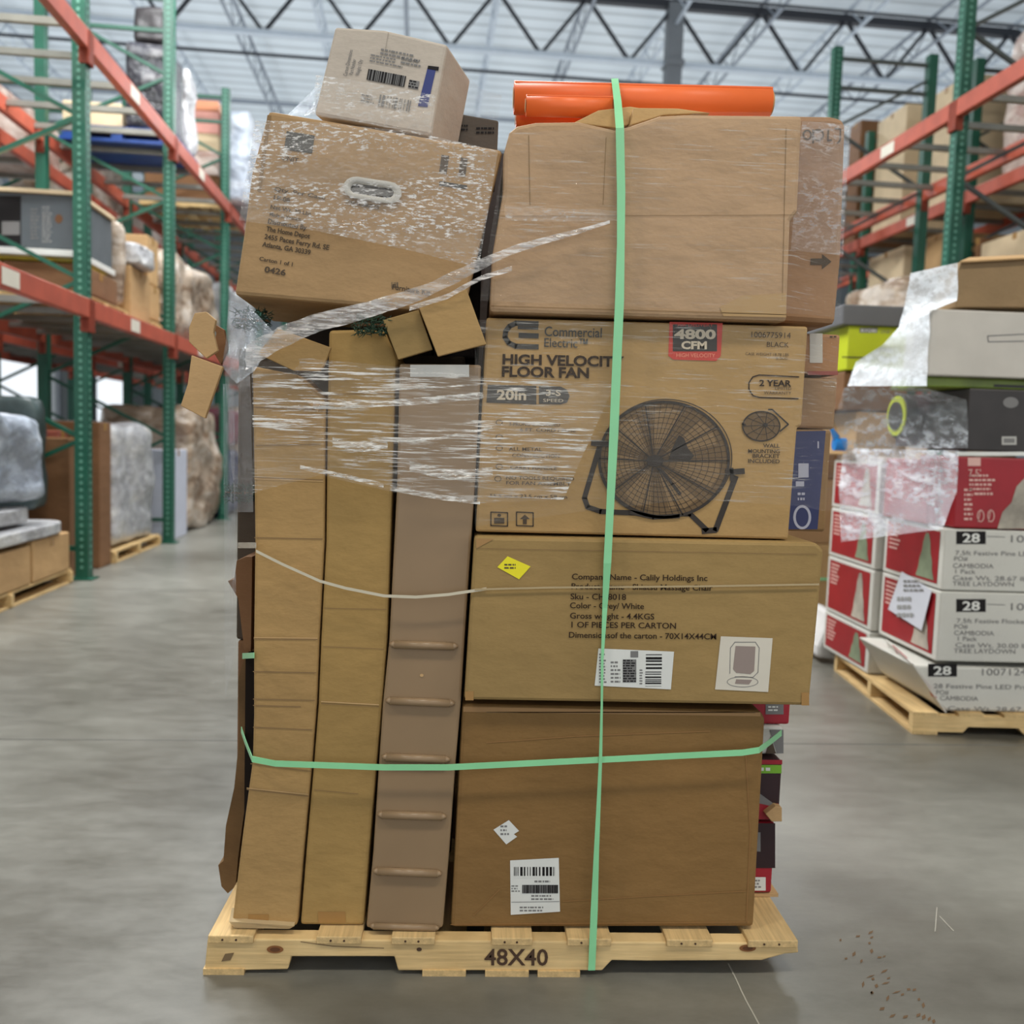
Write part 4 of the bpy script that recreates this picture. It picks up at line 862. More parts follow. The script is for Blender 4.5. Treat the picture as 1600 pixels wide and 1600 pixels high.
tag(E0, 'brown carton with dark print and arrow, behind the big blank one on the right', 'carton')
A = YA(0.10); A.ring(1278, 211, 8, 8, 3, INKG, 0, 16); A.line([(1270, 203), (1270, 224)], 3, INKG); A.ring(1261, 211, 6, 7, 3, INKG, 0, 14); A.line([(1294, 203), (1293, 220), (1299, 219)], 3, INKG); A.line([(1304, 201), (1313, 202), (1312, 220), (1308, 224)], 2.6, INKG)
A.poly([(1266, 404), (1284, 404), (1284, 397), (1299, 409), (1284, 421), (1284, 414), (1266, 414)], INKG); A.build('printed_text', E0)

# --- tilted cartons, top left
F0 = prism('move_carton', [(419, 172), (786, 234), (724, 494), (690, 489), (366, 461), (380, 370), (393, 270)], 0.02, 0.45, [cF], bevel=0.008, dv=(-0.02, 0.40, 0.0))
tag(F0, 'tilted tan carton with an oval hand hole, upper left of the load', 'carton')
A = YA(0.02)
for t, x, y, h, x1, bo in (('Qty. Per Case', 428, 298, 6, 508, .02), ('LP-08', 427, 312, 7, 453, .03), ('Net Wt. 30 Lbs', 422, 326, 6, 486, .02), ('Made in Vietnam', 421, 337, 5.5, 470, .02), ('Distributed By', 418, 349, 7.5, 479, .025), ('The Home Depot', 416, 361, 7.5, 484, .025), ('2455 Paces Ferry Rd. SE', 413, 373, 7.5, 514, .025), ('Atlanta, GA 30339', 410, 385, 7.5, 485, .025), ('Carton 1 of 1', 405, 407, 6, 457, .02), ('0426', 413, 425, 9, 446, .03), ('UNIT', 440, 250, 7, 466, .02), ('STORAGE ASSEMBLED SIZE', 540, 318, 5.5, 592, .02)):
    A.text(t, x, y, h, INKG, 10.0, x1, bold=bo)
A.poly([(448, 205), (492, 212), (488, 240), (444, 234)], S); A.poly([(687, 283), (730, 290), (729, 296), (686, 290)], S); A.poly([(690, 242), (702, 244), (698, 272), (686, 270)], INKG); A.poly([(720, 246), (731, 248), (727, 277), (716, 275)], INKG); A.bars(612, 441, 622, 450, S, 5)
A.text('Furniture Kit', 612, 452, 8, INKG, 9, 672, bold=.02); A.poly([(418, 180), (424, 181), (408, 300), (402, 299)], CRE)
A.build('printed_text', F0)
def capsule(cx, cy, hw, r, ang, n=10):
    ca, sa = math.cos(ang), math.sin(ang); out = []
    for s in (1, -1):
        for k in range(n+1):
            t = -math.pi/2+math.pi*k/n if s == 1 else math.pi/2+math.pi*k/n
            x, y = s*hw+r*math.cos(t), r*math.sin(t)*0.85; out.append((cx+x*ca-y*sa, cy+x*sa+y*ca))
    return out
ho = capsule(582, 297, 26, 20, 0.15); hi = capsule(581, 297, 24, 10.5, 0.15)
b = MB(); n = len(ho); Fo = [PY(x, y, 0.012) for x, y in ho]; Fi = [PY(x, y, 0.008) for x, y in hi]; Fb = [p+Vector((0, 0.02, 0)) for p in Fi]
b.add(Fo+Fi+Fb, [(i, (i+1) % n, n+(i+1) % n, n+i) for i in range(n)]+[(n+i, n+(i+1) % n, 2*n+(i+1) % n, 2*n+i) for i in range(n)])
b.build('hand_hole_rim', [plain('white_plastic_rim', rgb(196, 192, 182), 0.35)], F0, smooth=True)
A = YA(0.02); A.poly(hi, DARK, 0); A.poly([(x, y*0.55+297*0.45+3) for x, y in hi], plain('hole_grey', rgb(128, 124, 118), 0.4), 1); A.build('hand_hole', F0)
K0 = prism('grey_carton', [(680, 178), (700, 174), (779, 188), (776, 262), (680, 252)], 0.22, 0.20, [board('smoke_board', rgb(84, 76, 68), var=0.3)]); tag(K0, 'dark grey printed carton behind the tilted tan and pale cartons', 'carton')
A = YA(0.22); A.tiny(712, 194, 738, 206, BLACK, 2); A.tiny(744, 198, 774, 211, BLACK, 2, seed=6); A.build('printed_text', K0)
G0 = prism('pale_carton', [(523, 41), (600, 46), (699, 69), (672, 212), (490, 179)], 0.05, 0.4, [cG], bevel=0.006, dv=(0.045, 0.16, -0.004))
tag(G0, 'pale grey tilted carton with barcodes and blue label on the very top', 'carton')
A = YA(0.05); BL = plain('blue_label', rgb(46, 56, 120), 0.45, var=0.1)
def gt(x, y):
    return x, y
ca = math.radians(11)
def gr(cx, cy):     # local frame turned with the carton
    def f(x, y): return cx+x*math.cos(ca)-y*math.sin(ca), cy+x*math.sin(ca)+y*math.cos(ca)
    return f
A.tr = gr(576, 108); A.rect(0, 0, 60, 17, GREYP); A.bars(0, 0, 60, 17, BLACK, 30, layer=1, seed=12); A.rect(66, 4, 82, 17, GREYP); A.tiny(66, 4, 82, 17, BLACK, 3, 1)
A.tr = gr(594, 148); A.bars(0, 0, 50, 18, GREYP, 18, seed=13); A.tiny(-28, 4, -4, 18, GREYP, 3)
A.tr = gr(596, 75); A.tiny(0, 0, 70, 12, GREYP, 2); A.tiny(-14, 12, 40, 26, GREYP, 3, seed=8); A.tiny(34, 8, 66, 20, GREYP, 2, seed=10)
A.tr = None
for t, x, y, sx_ in (('Carton Dimensions', 542, 120, 0.62), ('Part Number', 551, 118, 0.55), ('Weight / Qty', 561, 119, 0.55)): A.text(t, x, y, 6, GREYP, -77, sx=sx_, bold=0.01)
A.poly([(669, 103), (682, 105), (668, 168), (653, 166)], BL); A.poly([(669, 103), (686, 105), (685, 111), (668, 108)], BLACK, 1)
A.line([(607, 51), (602, 80)], 1, plain('seam_grey', rgb(160, 150, 138), 0.7)); A.build('printed_text', G0)
# dark fillers added so that the gaps between cartons read as shade
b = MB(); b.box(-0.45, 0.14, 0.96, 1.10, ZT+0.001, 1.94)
tag(b.build('rear_gap_filler', [board('gap_shade_board', rgb(58, 50, 48))], bevel=0.006), 'dark filler block added at the back of the load so the narrow gaps read as shade', 'carton')
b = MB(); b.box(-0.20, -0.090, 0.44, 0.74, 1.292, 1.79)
tag(b.build('dark_gap_filler', [board('gap_shade_board', rgb(58, 50, 48))], bevel=0.006), 'black filler block added for the shade between the tilted and the blank carton', 'carton')

# --- tall cartons, left column
def strip(name, Lp, Rp, Y, depth, mat, bevel=0.006): return prism(name, Lp+Rp[::-1], Y, depth, [mat], bevel=bevel)
HL = [(394, 572), (396, 700), (398, 845), (396, 1000), (396, 1120), (394, 1190), (378, 1310), (362, 1443)]
HR = [(462, 585), (508, 628), (506, 845), (498, 1000), (494, 1100), (487, 1190), (474, 1330), (464, 1449)]
H0 = strip('tall_carton', HL, HR, 0.03, 0.16, cH); tag(H0, 'leftmost tall tan carton with torn open top and creased front', 'carton')
A = YA(0.03)
for pts in ([(397, 636), (506, 640)], [(398, 746), (505, 750)], [(398, 840), (504, 842)], [(397, 998), (496, 999)], [(396, 1049), (494, 1051)], [(396, 1092), (492, 1094)], [(396, 1102), (470, 1104)], [(396, 1136), (488, 1140)], [(392, 1193), (486, 1205)], [(386, 1233), (482, 1244)], [(400, 696), (500, 694)]): A.line(pts, 1.5, CRE)
for pts in ([(397, 634), (506, 638)], [(397, 996), (496, 997)], [(386, 1231), (482, 1241)], [(398, 748), (505, 752)]): A.line(pts, 1.2, EDGE)
A.rect(388, 1428, 420, 1441, TAPE)
A.build('crease', H0)
b = MB(); b.hexa([PY(358, 1440, 0.01), PY(460, 1447, 0.01), PY(452, 1455, 0.02), PY(366, 1450, 0.02)], [PY(362, 1440, 0.10), PY(464, 1447, 0.10), PY(456, 1455, 0.10), PY(370, 1450, 0.10)]); b.build('bottom_tape', [plain('shiny_tape', rgb(196, 176, 140), 0.15, spec=0.8)], H0)
IL = [(514, 516), (511, 650), (509, 845), (501, 1000), (497, 1100), (490, 1190), (478, 1330), (469, 1450)]
IR = [(600, 514), (619, 560), (613, 760), (605, 1000), (597, 1100), (588, 1200), (577, 1330), (568, 1453)]
I0 = strip('tall_carton', IL, IR, 0.035, 0.3, cI); tag(I0, 'plain tall tan carton, second from left between creased carton and ribbed panel', 'carton')
A = YA(0.035); A.line([(502, 1096), (592, 1101)], 1.6, EDGE); A.line([(502, 1099), (592, 1104)], 1, CRE)
for pts in ([(515, 616), (610, 614)], [(507, 950), (604, 952)], [(505, 1010), (600, 1014)], [(491, 1234), (560, 1240)]): A.line(pts, 0.9, CRE)
A.rect(497, 1424, 540, 1441, TAPE); A.build('crease', I0)
JL = [(624, 568), (620, 760), (608, 1000), (598, 1100), (592, 1190), (583, 1330), (572, 1450), (576, 1456)]
JR = [(752, 570), (742, 760), (726, 1000), (720, 1100), (712, 1190), (702, 1330), (692, 1450), (686, 1457)]
PAN = plain('taupe_plastic', rgb(146, 121, 92), 0.3, var=0.04, spec=0.4)
J0 = strip('ribbed_panel', JL, JR, 0.025, 0.3, PAN, 0.012); tag(J0, 'tall taupe plastic panel with five raised ribs, third column from left', 'panel')
def rib(x0, x1, y0, y1, Y, r_):
    b = MB(); p = PY(x0, y0, Y); q = PY(x1, y1, Y); b.tube(p, q, r_, 14)
    d = (q-p).normalized()
    b.tube(p-d*r_*1.2, p, r_*0.3, 14, r2=r_); b.tube(q, q+d*r_*1.2, r_, 14, r2=r_*0.3)
    return b
for x0, x1, y0, y1 in ((616, 708, 1007, 1010), (610, 703, 1095, 1099), (604, 696, 1183, 1187), (597, 690, 1273, 1276), (590, 683, 1361, 1365)):
    o = rib(x0, x1, y0, y1, 0.0205, 0.0082).build('rib', [PAN], J0, smooth=True)
rib(584, 680, 1447, 1450, 0.020, 0.0068).build('bottom_lip', [PAN], J0, smooth=True)
A = YA(0.025); A.rect(641, 570, 733, 589, plain('silver_sticker', rgb(226, 222, 212), 0.3, var=0.1)); A.build('sticker', J0); A = YA(0.025); A.ell(659, 1055, 3, 2.5, EDGE, n=10); A.build('screw_hole', J0)
for o in (H0, I0, J0): rest(o, ZT+0.001)
# inner cartons behind the tall ones (they carry the tilted one)
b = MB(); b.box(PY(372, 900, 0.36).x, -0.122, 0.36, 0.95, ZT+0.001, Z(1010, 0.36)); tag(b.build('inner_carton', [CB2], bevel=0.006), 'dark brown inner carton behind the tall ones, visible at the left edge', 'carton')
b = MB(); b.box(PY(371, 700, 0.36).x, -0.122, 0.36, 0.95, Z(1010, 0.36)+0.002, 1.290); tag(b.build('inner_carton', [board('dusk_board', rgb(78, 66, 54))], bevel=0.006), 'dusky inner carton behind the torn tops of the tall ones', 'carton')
b = MB(); b.box(-0.55, -0.205, 0.43, 0.90, 1.292, 1.45); tag(b.build('inner_carton', [board('shadow_board', rgb(62, 52, 44))], bevel=0.006), 'dark filler carton added to keep the space under the tilted carton black', 'carton')  # filler added to close the gap; its near-black colour stands for shade
# torn cardboard sheet down the left flank
b = prism('torn_cardboard', [(383, 1026), (372, 1060), (374, 1150), (366, 1230), (353, 1290), (349, 1345), (341, 1352), (346, 1385), (356, 1396), (368, 1385), (372, 1340), (384, 1250), (394, 1190), (396, 1030)], 0.26, 0.012, [board('torn_brown_board', rgb(122, 92, 58), 0.8, 0.5)], bevel=0.0, dv=(0, 0.09, 0)); tag(b, 'ragged torn cardboard sheet hanging down the left flank of the load', 'cardboard')
b = prism('torn_cardboard', [(384, 870), (370, 876), (366, 905), (356, 908), (372, 935), (382, 1018), (392, 1018), (394, 870)], 0.22, 0.01, [CB2], bevel=0.0, dv=(0, 0.13, 0)); tag(b, 'small folded cardboard tear at the left flank above the green strap end', 'cardboard')
b = MB(); b.box(PY(383, 1100, 0.20).x, PY(402, 1100, 0.20).x, 0.20, 0.24, ZT+0.03, Z(1032, 0.20)); tag(b.build('gap_shade_strip', [DARK]), 'black narrow strip painting the shaded gap beside the leftmost tall carton', 'strip')  # black strip put in for the shade of an open gap
def sheetpiece(name, pts, Y, label, cat='cardboard', mat=None, dv=(0.0, 0.012, 0.0), tilt=None):
    fr = [PY(p[0], p[1], p[2] if len(p) > 2 else Y) for p in pts]; dv_ = Vector(dv); n = len(fr)
    o = link(name, fr+[p+dv_ for p in fr], [tuple(range(n)), tuple(range(2*n-1, n-1, -1))]+[(i, i+n, (i+1) % n+n, (i+1) % n) for i in range(n)], [mat or cH], bevel=0.0015)
    return tag(o, label, cat)
sheetpiece('cardboard_flap', [(434, 513), (517, 543), (506, 572), (499, 580), (458, 579), (402, 553)], -0.008, 'torn cardboard flap folded over the top of the leftmost tall carton', mat=cH)
sheetpiece('cardboard_scrap', [(472, 622), (500, 628), (497, 644)], -0.006, 'tiny curled cardboard scrap on the leftmost tall carton', mat=CB1)
o = sheetpiece('cardboard_flap', [(652, 474), (729, 452), (760, 538), (684, 557)], -0.02, 'light tan square flap hanging above the ribbed panel', mat=cC)
o = sheetpiece('cardboard_flap', [(598, 500), (654, 484), (676, 546), (622, 562)], 0.0, 'darker tan flap beside the square one above the ribbed panel', mat=cB)
o = sheetpiece('cardboard_strip', [(304, 489), (322, 487), (337, 500), (333, 520), (340, 548), (322, 560), (295, 534), (295, 512)], 0.06, 'crumpled cardboard strip end dangling left of the load, upper piece', mat=CB1)
o = sheetpiece('cardboard_strip', [(299, 555), (348, 573), (330, 625), (320, 654), (282, 634), (293, 600)], 0.04, 'folded cardboard strip hanging furthest left off the load', mat=CB1)
o = sheetpiece('cardboard_strip', [(325, 500), (350, 515), (356, 545), (345, 570), (332, 548), (338, 520)], 0.10, 'twisted brown cardboard strip between the dangling pieces and the load', mat=CB2)
# tree branch bits
def branch(px, py, Y, n, size, label, seed):
    rr = random.Random(seed); c_ = PY(px, py, Y); b = MB()
    for i in range(n):
        q = c_+Vector((rr.uniform(-1, 1)*size, rr.uniform(-0.3, 0.3)*size, rr.uniform(-0.55, 0.55)*size)); d = Vector((rr.uniform(-1, 1), rr.uniform(-0.6, 0.4), rr.uniform(-0.6, 0.6))).normalized()*size*0.35
        b.tube(q, q+d, 0.0014, 4, r2=0.0005, cap=False)
    b.tube(c_-Vector((size, 0, 0)), c_+Vector((size, 0, 0)), 0.003, 6, 1)
    tag(b.build('artificial_branch', [plain('pine_needle_green', rgb(38, 66, 44), 0.6, var=0.3), CB2]), label, 'branch')
branch(580, 508, 0.01, 260, 0.032, 'dark green artificial branch poking out above the plain tall carton', 1)
branch(395, 500, 0.12, 200, 0.036, 'green artificial branch under film at the lower left of tilted carton', 2)
branch(376, 770, 0.352, 220, 0.035, 'green artificial branch pressed at the left flank under film', 3)

# --- right flank odds and ends
def back(name, x0, y0, x1, y1, Y, dep, mat, label, cat='carton', xin=None):
    a = PY(x0, y1, Y); c_ = PY(x0, y0, Y); e = PY(x1, y0, Y).x
    b = MB(); b.box(max(a.x, 0.531) if x0 == 1150 else a.x, e, Y, Y+dep, a.z, c_.z); return tag(b.build(name, [mat], bevel=0.006), label, cat)
o = back('carton', 1215, 519, 1314, 583, 0.20, 0.4, board('kraft_red', rgb(170, 124, 84)), 'brown carton with tall white label right of the fan carton')
A = YA(0.20); A.rect(1265, 521, 1285, 567, plain('dirty_label', rgb(206, 198, 184), 0.5)); A.tiny(1296, 524, 1310, 529, INKG, 1); A.rect(1262, 580, 1309, 586, plain('red_tape', rgb(150, 70, 56), 0.5)); A.build('label', o)
o = back('carton', 1215, 588, 1309, 668, 0.20, 0.4, board('kraft_wrapped', rgb(150, 118, 84), 0.4), 'brown film wrapped carton right of the fan carton, between label and blue print')
o = back('blue_carton', 1215, 670, 1300, 829, 0.16, 0.45, board('kraft_blueframe', rgb(140, 108, 70)), 'tan carton with navy blue printed side right of the fan carton')
NB = plain('navy_print', rgb(42, 48, 92), 0.5, var=0.1); LB = plain('pale_blue_print', rgb(176, 176, 190), 0.5)
A = YA(0.16); A.poly([(1240, 674), (1290, 673), (1277, 827), (1230, 827)], NB); A.rect(1247, 724, 1263, 746, LB, 1); A.ring(1253, 808, 12, 17, 4, LB, 1, 24); A.rect(1243, 752, 1256, 760, LB, 1); A.tiny(1246, 768, 1262, 784, LB, 2); A.line([(1278, 690), (1278, 700)], 2, LB, 1); A.build('printed_panel', o)
RB = plain('crimson_box', rgb(158, 30, 44), 0.42, var=0.1); DM = plain('dark_maroon_print', rgb(44, 22, 26), 0.4, var=0.3); LG = plain('green_band', rgb(120, 176, 48), 0.45)
o = back('red_box', 1150, 1092, 1236, 1131, 0.20, 0.4, RB, 'crimson box peeking out under the right end of the chair carton', 'box'); A = YA(0.20); A.rect(1196, 1100, 1224, 1116, GREYP); A.tiny(1200, 1102, 1222, 1112, WHITE, 2); A.build('label', o)
o = back('white_box', 1150, 1134, 1224, 1178, 0.19, 0.4, WB, 'white box with grey wedge print between crimson boxes, right flank', 'box'); A = YA(0.19); A.poly([(1202, 1140), (1224, 1140), (1224, 1177), (1214, 1177)], GREYP); A.poly([(1196, 1177), (1204, 1150), (1212, 1177)], INKG, 1); A.build('printed_panel', o)
o = back('red_box', 1150, 1187, 1223, 1282, 0.17, 0.4, DM, 'dark maroon box with lime green band at the right flank', 'box'); A = YA(0.17); A.rect(1181, 1187, 1222, 1194, RB); A.rect(1181, 1195, 1221, 1208, LG); A.rect(1182, 1255, 1216, 1280, RB); A.rect(1189, 1199, 1193, 1204, WHITE, 1); A.rect(1196, 1199, 1203, 1204, WHITE, 1); A.poly([(1182, 1236), (1218, 1262), (1182, 1254)], GREYP, 1); A.build('printed_panel', o)
o = back('red_box', 1150, 1285, 1212, 1405, 0.17, 0.4, RB, 'crimson and black box standing on the pallet at lower right', 'box'); rest(o, 0.0935); A = YA(0.17); A.rect(1178, 1286, 1211, 1356, DM); A.rect(1178, 1300, 1188, 1330, GREYP, 1); A.rect(1176, 1370, 1196, 1391, WHITE, 1); A.tiny(1178, 1373, 1190, 1388, GREYP, 3, 2); A.build('printed_panel', o)
b = MB(); b.box(0.531, PY(1216, 1400, 0.17).x, 0.17, 0.6, ZT+0.001, 0.0925); tag(b.build('flat_carton', [CB1]), 'flat cardboard pad under the crimson and black box', 'cardboard')
sheetpiece('cardboard_scrap', [(1196, 1272), (1212, 1260), (1222, 1262), (1222, 1284), (1206, 1284)], 0.15, 'crushed cardboard corner between the two lower right red boxes', mat=CB1, dv=(0, 0.05, 0))
# orange rolls
OR = plain('orange_vinyl', rgb(242, 114, 54), 0.42, var=0.05, spec=0.4)
def roll(x0, y0, x1, y1, Y, r_, label):
    p, q = PY(x0, y0, Y), PY(x1, y1, Y); b = MB(); b.tube(p, q, r_, 40); d = (q-p).normalized(); b.tube(p-d*0.001, p-d*0.002, r_*0.62, 24, 1); b.tube(q+d*0.001, q+d*0.006, r_*0.72, 24, 1)
    b2 = MB(); b2.bar(p+Vector((0, -r_*0.7, r_*0.72)), q+Vector((0, -r_*0.7, r_*0.72)), 0.004, 0.003)
    o = b.build('orange_roll', [OR, CB1], smooth=False); 
    for f in o.data.polygons: f.use_smooth = len(f.vertices) == 4
    b2.build('loose_edge', [OR], o); return tag(o, label, 'roll')
roll(803, 153, 1201, 162, 0.22, 0.0335, 'long orange roll lying across the top of the big blank carton')
roll(822, 165, 955, 168, 0.13, 0.021, 'smaller orange roll in front of and below the long one')
roll(806, 186, 985, 190, 0.285, 0.021, 'orange roll end under hazy film at the left below the long one')

# --- straps and string
def px_ribbon(name, pts, Ys, mat, label, extra_l=(), extra_r=(), cat='strap', th=0.0012):
    L = [PY(a, y, Y) for (a, c_, y), Y in zip(pts, Ys)]; Rr = [PY(c_, y, Y) for (a, c_, y), Y in zip(pts, Ys)]
    o = ribbon(name, list(extra_l)+L, list(extra_r)+Rr, mat, th=th); return tag(o, label, cat)
vp = [(955, 966, 123), (956, 967, 131), (959, 971, 158), (962, 975, 200), (964, 977, 300), (964, 976, 380), (961, 975, 470), (957, 971, 560), (952, 966, 680), (947, 959, 800), (943, 955, 880), (941, 949, 950), (939, 943, 1030), (938.5, 942, 1100), (936, 941, 1180), (933, 939, 1240), (928, 936, 1330), (923, 934, 1420), (919, 930, 1516)]
Ys = [0.22, 0.18, 0.09, -0.026, -0.026, -0.026, -0.024, -0.022, -0.022, -0.022, -0.022, -0.01, -0.01, -0.01, -0.008, -0.008, -0.008, -0.01, -0.01]
p0 = PY(955, 150, 0.5); p1 = PY(966, 150, 0.5)
px_ribbon('green_strap', vp, Ys, STRAP, 'green plastic strap running vertically over the orange roll down to the pallet', [Vector((p0.x, 1.0, 0.2)), Vector((p0.x, 1.0, p0.z)), Vector((p0.x, 0.5, p0.z))], [Vector((p1.x, 1.0, 0.2)), Vector((p1.x, 1.0, p1.z)), Vector((p1.x, 0.5, p1.z))])
def band(name, pts, h, Y, mat, label, cat='strap', th=0.0012):
    up = [PY(p[0], p[1]-h/2, p[2] if len(p) > 2 else Y) for p in pts]; dn = [PY(p[0], p[1]+h/2, p[2] if len(p) > 2 else Y) for p in pts]
    return tag(ribbon(name, up, dn, mat, th=th), label, cat)
band('green_strap', [(377, 1140, .24), (383, 1158, .16), (394, 1186, .0), (430, 1193), (600, 1199), (700, 1199), (940, 1187), (1100, 1179), (1160, 1176), (1186, 1172, -.005), (1205, 1158, .09), (1221, 1145, .165)], 9.5, -0.004, STRAP, 'green plastic strap running across the lower part of the load')
band('strap_end', [(379, 1025, .22), (397, 1024, .0)], 9, 0, STRAP, 'short green strap end at the left edge beside the leftmost carton')
CLS = plain('clear_string', rgb(206, 196, 172), 0.2, spec=0.8, var=0.1)
band('clear_string', [(400, 861), (440, 881), (500, 908), (540, 919), (600, 931), (650, 933), (700, 929), (740, 923), (760, 920)], 4.5, -0.004, CLS, 'thick twisted film string sagging across the tall cartons', 'string')
band('clear_string', [(742, 921), (860, 918), (1000, 917), (1100, 916), (1280, 913)], 3.0, -0.006, plain('faint_string', rgb(178, 156, 116), 0.25, spec=0.7), 'thin clear string across the massage chair carton', 'string')
band('string_end', [(372, 852, .2), (400, 852, .0)], 9, 0, film('string_film', 0.6, 0.4, (0.95, 0.9, 0.8, 1)), 'knotted clear film end at the left flank above the tear', 'string')

# --- stretch film over the load
F1 = film('film_streaks', 0.07, 1.3, (1, 0.98, 0.94, 1), (2.6, 1, 60), 0.25, 0.515, 0.59, 0.7, 0.42, 0.58)
F2 = film('film_crinkle', 0.12, 1.3, (1, 0.98, 0.96, 1), (17, 2, 62), 0.22, 0.515, 0.59, 0.7, 0.42, 0.58)
F3 = film('film_taut', 0.05, 0.6, (1, 0.98, 0.94, 1), (3, 1, 60), 0.22, 0.56, 0.66, 0.5, 0.45, 0.62)
F4 = film('film_rope', 0.30, 0.8, (1, 0.97, 0.95, 1), (8, 2, 60), 0.2, 0.45, 0.58, 0.6, 0.3, 0.6)
fs_ = tag(sheet('stretch_film', [(394, 566, .01), (480, 560, -.01), (640, 575), (770, 590), (960, 600)], [(396, 770, .01), (500, 742), (620, 770), (742, 786), (880, 780)], -0.014, F1, None, 90, 50, 0.006, 3, 26, 1), 'band of streaky stretch film round the tall cartons at mid height', 'stretch film')
tag(sheet('stretch_film', [(742, 500), (900, 502), (1100, 508), (1262, 512), (1310, 516, .13)], [(742, 822), (900, 800), (1080, 780), (1240, 790), (1300, 800, .13)], -0.010, F3, None, 70, 50, 0.004, 2, 20, 2), 'taut stretch film over the front of the floor fan carton', 'stretch film')
tag(sheet('stretch_film', [(400, 190, .0), (490, 192), (640, 205), (778, 238)], [(374, 345, .0), (500, 362), (640, 392), (748, 420)], -0.014, F2, None, 90, 60, 0.007, 4, 26, 3), 'crinkled stretch film over the upper half of the tilted tan carton', 'stretch film')
tag(sheet('stretch_film', [(494, 118, .02), (560, 128), (680, 150)], [(489, 182, .02), (560, 192), (676, 214)], 0.03, F2, None, 40, 24, 0.005, 4, 26, 4), 'crinkled film over the lower half of the pale top carton', 'stretch film')
tag(sheet('stretch_film', [(792, 210), (960, 202), (1100, 176), (1256, 176), (1328, 184, .08)], [(750, 470), (960, 478), (1100, 486), (1230, 490), (1312, 496, .08)], -0.010, F3, None, 90, 60, 0.005, 2, 18, 5), 'taut stretch film around the big blank carton and its neighbour', 'stretch film')
tag(sheet('stretch_film', [(1252, 190), (1326, 196)], [(1234, 392), (1316, 400)], 0.09, film('film_purplish', 0.16, 0.9, (0.98, 0.93, 0.92, 1), (12, 2, 30), 0.2, 0.5, 0.6, 0.5, 0.4, 0.6), None, 20, 30, 0.005, 4, 18, 6), 'bunched film over the dark printed carton at upper right', 'stretch film')
FS = None
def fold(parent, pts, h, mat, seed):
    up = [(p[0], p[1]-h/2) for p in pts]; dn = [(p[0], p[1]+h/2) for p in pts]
    sheet('film_fold', up, dn, -0.022, mat, parent, 60, 6, 0.006, 5, 60, seed)  # milky ribbon added along a fold to draw its bright streak
def rope(pts, w, Y, label, mat, seed):
    up = [(x, y-w(t)/2) for t, (x, y) in zip([i/(len(pts)-1) for i in range(len(pts))], pts)]; dn = [(x, y+w(t)/2) for t, (x, y) in zip([i/(len(pts)-1) for i in range(len(pts))], pts)]
    tag(sheet('film_rope', up, dn, Y, mat, None, 80, 10, 0.012, 6, 60, seed), label, 'stretch film')
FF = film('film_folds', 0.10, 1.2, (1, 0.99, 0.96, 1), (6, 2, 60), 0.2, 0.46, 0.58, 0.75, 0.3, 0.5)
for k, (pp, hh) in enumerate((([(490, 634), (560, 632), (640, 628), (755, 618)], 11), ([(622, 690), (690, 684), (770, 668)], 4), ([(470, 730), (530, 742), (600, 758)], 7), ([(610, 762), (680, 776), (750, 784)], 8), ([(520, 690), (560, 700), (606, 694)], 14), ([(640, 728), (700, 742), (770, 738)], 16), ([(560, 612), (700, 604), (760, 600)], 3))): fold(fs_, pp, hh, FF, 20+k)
tag(sheet('stretch_film', [(349, 600, .20), (366, 600, .08)], [(352, 1090, .20), (370, 1010, .08)], 0.2, film('film_edge', 0.14, 0.3, (0.92, 0.94, 1, 1), (8, 2, 3), 0.2, 0.5, 0.6, 0.6), None, 6, 40, 0.004, 5, 8, 33), 'faint vertical edge of film hanging down the far left of the load', 'stretch film')
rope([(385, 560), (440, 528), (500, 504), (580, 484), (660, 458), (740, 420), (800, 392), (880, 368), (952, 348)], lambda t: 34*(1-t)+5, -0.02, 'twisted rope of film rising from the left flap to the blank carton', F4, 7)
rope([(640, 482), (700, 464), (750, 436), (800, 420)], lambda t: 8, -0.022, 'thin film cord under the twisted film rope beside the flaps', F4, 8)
tag(sheet('stretch_film', [(788, 321), (870, 326), (965, 330)], [(790, 345), (870, 347), (965, 345)], -0.016, F2, None, 40, 8, 0.004, 6, 40, 9), 'bright crinkled strip of film on the blank carton left of the strap', 'stretch film')
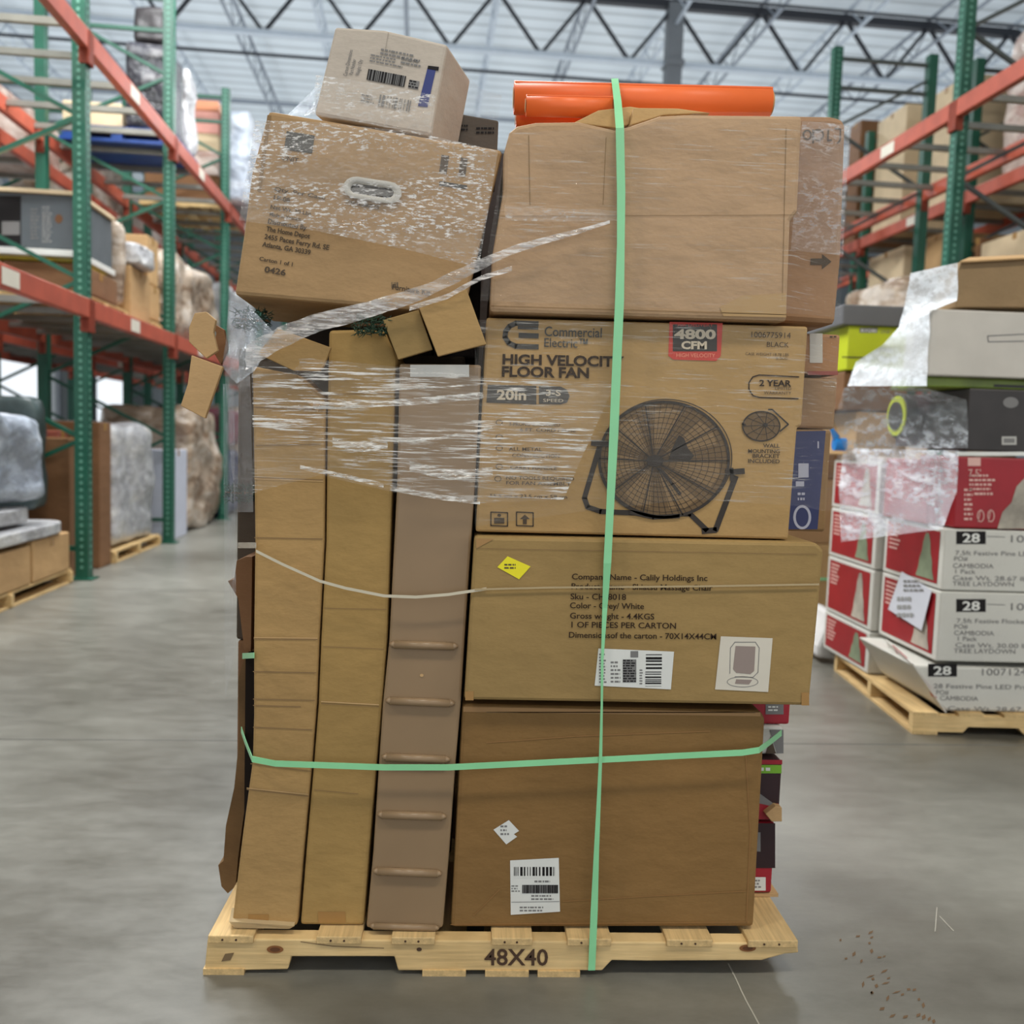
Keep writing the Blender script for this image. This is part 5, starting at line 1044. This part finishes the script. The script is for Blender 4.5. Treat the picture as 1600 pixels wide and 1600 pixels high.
tag(sheet('stretch_film', [(360, 470, .1), (392, 480, .02), (430, 520, .0)], [(350, 575, .1), (372, 600, .02), (400, 580, .0)], 0.03, film('film_blue_bunch', 0.35, 0.6, (0.85, 0.92, 1, 1), (8, 4, 12), 0.2, 0.42, 0.6, 0.4), None, 24, 24, 0.015, 9, 12, 10), 'bunched bluish film at the upper left corner above the leftmost carton', 'stretch film')
tag(sheet('stretch_film', [(352, 575, .20), (392, 572, .01)], [(368, 800, .20), (396, 800, .01)], 0.03, film('film_grey_flank', 0.22, 0.4, (0.86, 0.86, 0.88, 1), (3, 3, 14), 0.25, 0.42, 0.64, 0.5), None, 12, 40, 0.01, 5, 12, 11), 'greyish film stretched down the left flank beside the leftmost carton', 'stretch film')
tag(sheet('stretch_film', [(455, 176, .25), (500, 130, .10), (505, 120, .06)], [(440, 186, .25), (480, 182, .10), (492, 178, .06)], 0.1, MATS['film_blue_bunch'], None, 14, 14, 0.006, 5, 12, 12), 'small bluish tent of film left of the pale top carton', 'stretch film')
tag(sheet('stretch_film', [(716, 100, .47), (750, 140, .47), (784, 150, .47)], [(712, 185, .47), (750, 195, .47), (776, 205, .47)], 0.1, film('film_clear_top', 0.10, 0.3, (0.9, 0.93, 0.95, 1)), None, 20, 20, 0.006, 4, 14, 13), 'clear film stretched between the pale top carton and the orange rolls', 'stretch film')
GR = {'tree_box': 'tree boxes on the right pallet', 'wrapped_load': 'wrapped loads on the racks', 'wrapped_bundle': 'wrapped bundles in the left rack', 'stretch_film': 'sheets of stretch film', 'film_rope': 'twisted film ropes',
      'orange_roll': 'orange rolls on top of the load', 'green_strap': 'green straps round the load', 'cardboard_flap': 'torn cardboard flaps', 'cardboard_strip': 'dangling cardboard strips', 'artificial_branch': 'artificial branches in the load',
      'wooden_pallet': 'wooden pallets', 'tall_carton': 'tall cartons of the load', 'red_box': 'red boxes at the right flank', 'pallet_rack': 'pallet racks', 'inner_carton': 'inner cartons of the load', 'torn_cardboard': 'torn cardboard at the left flank',
      'bag': 'bags in the left rack', 'clear_string': 'clear strings across the load', 'carton': 'cartons stored around the load'}
for o in list(bpy.data.objects):
    if o.get('category') and o.name.split('.')[0] in GR: o['group'] = GR[o.name.split('.')[0]]
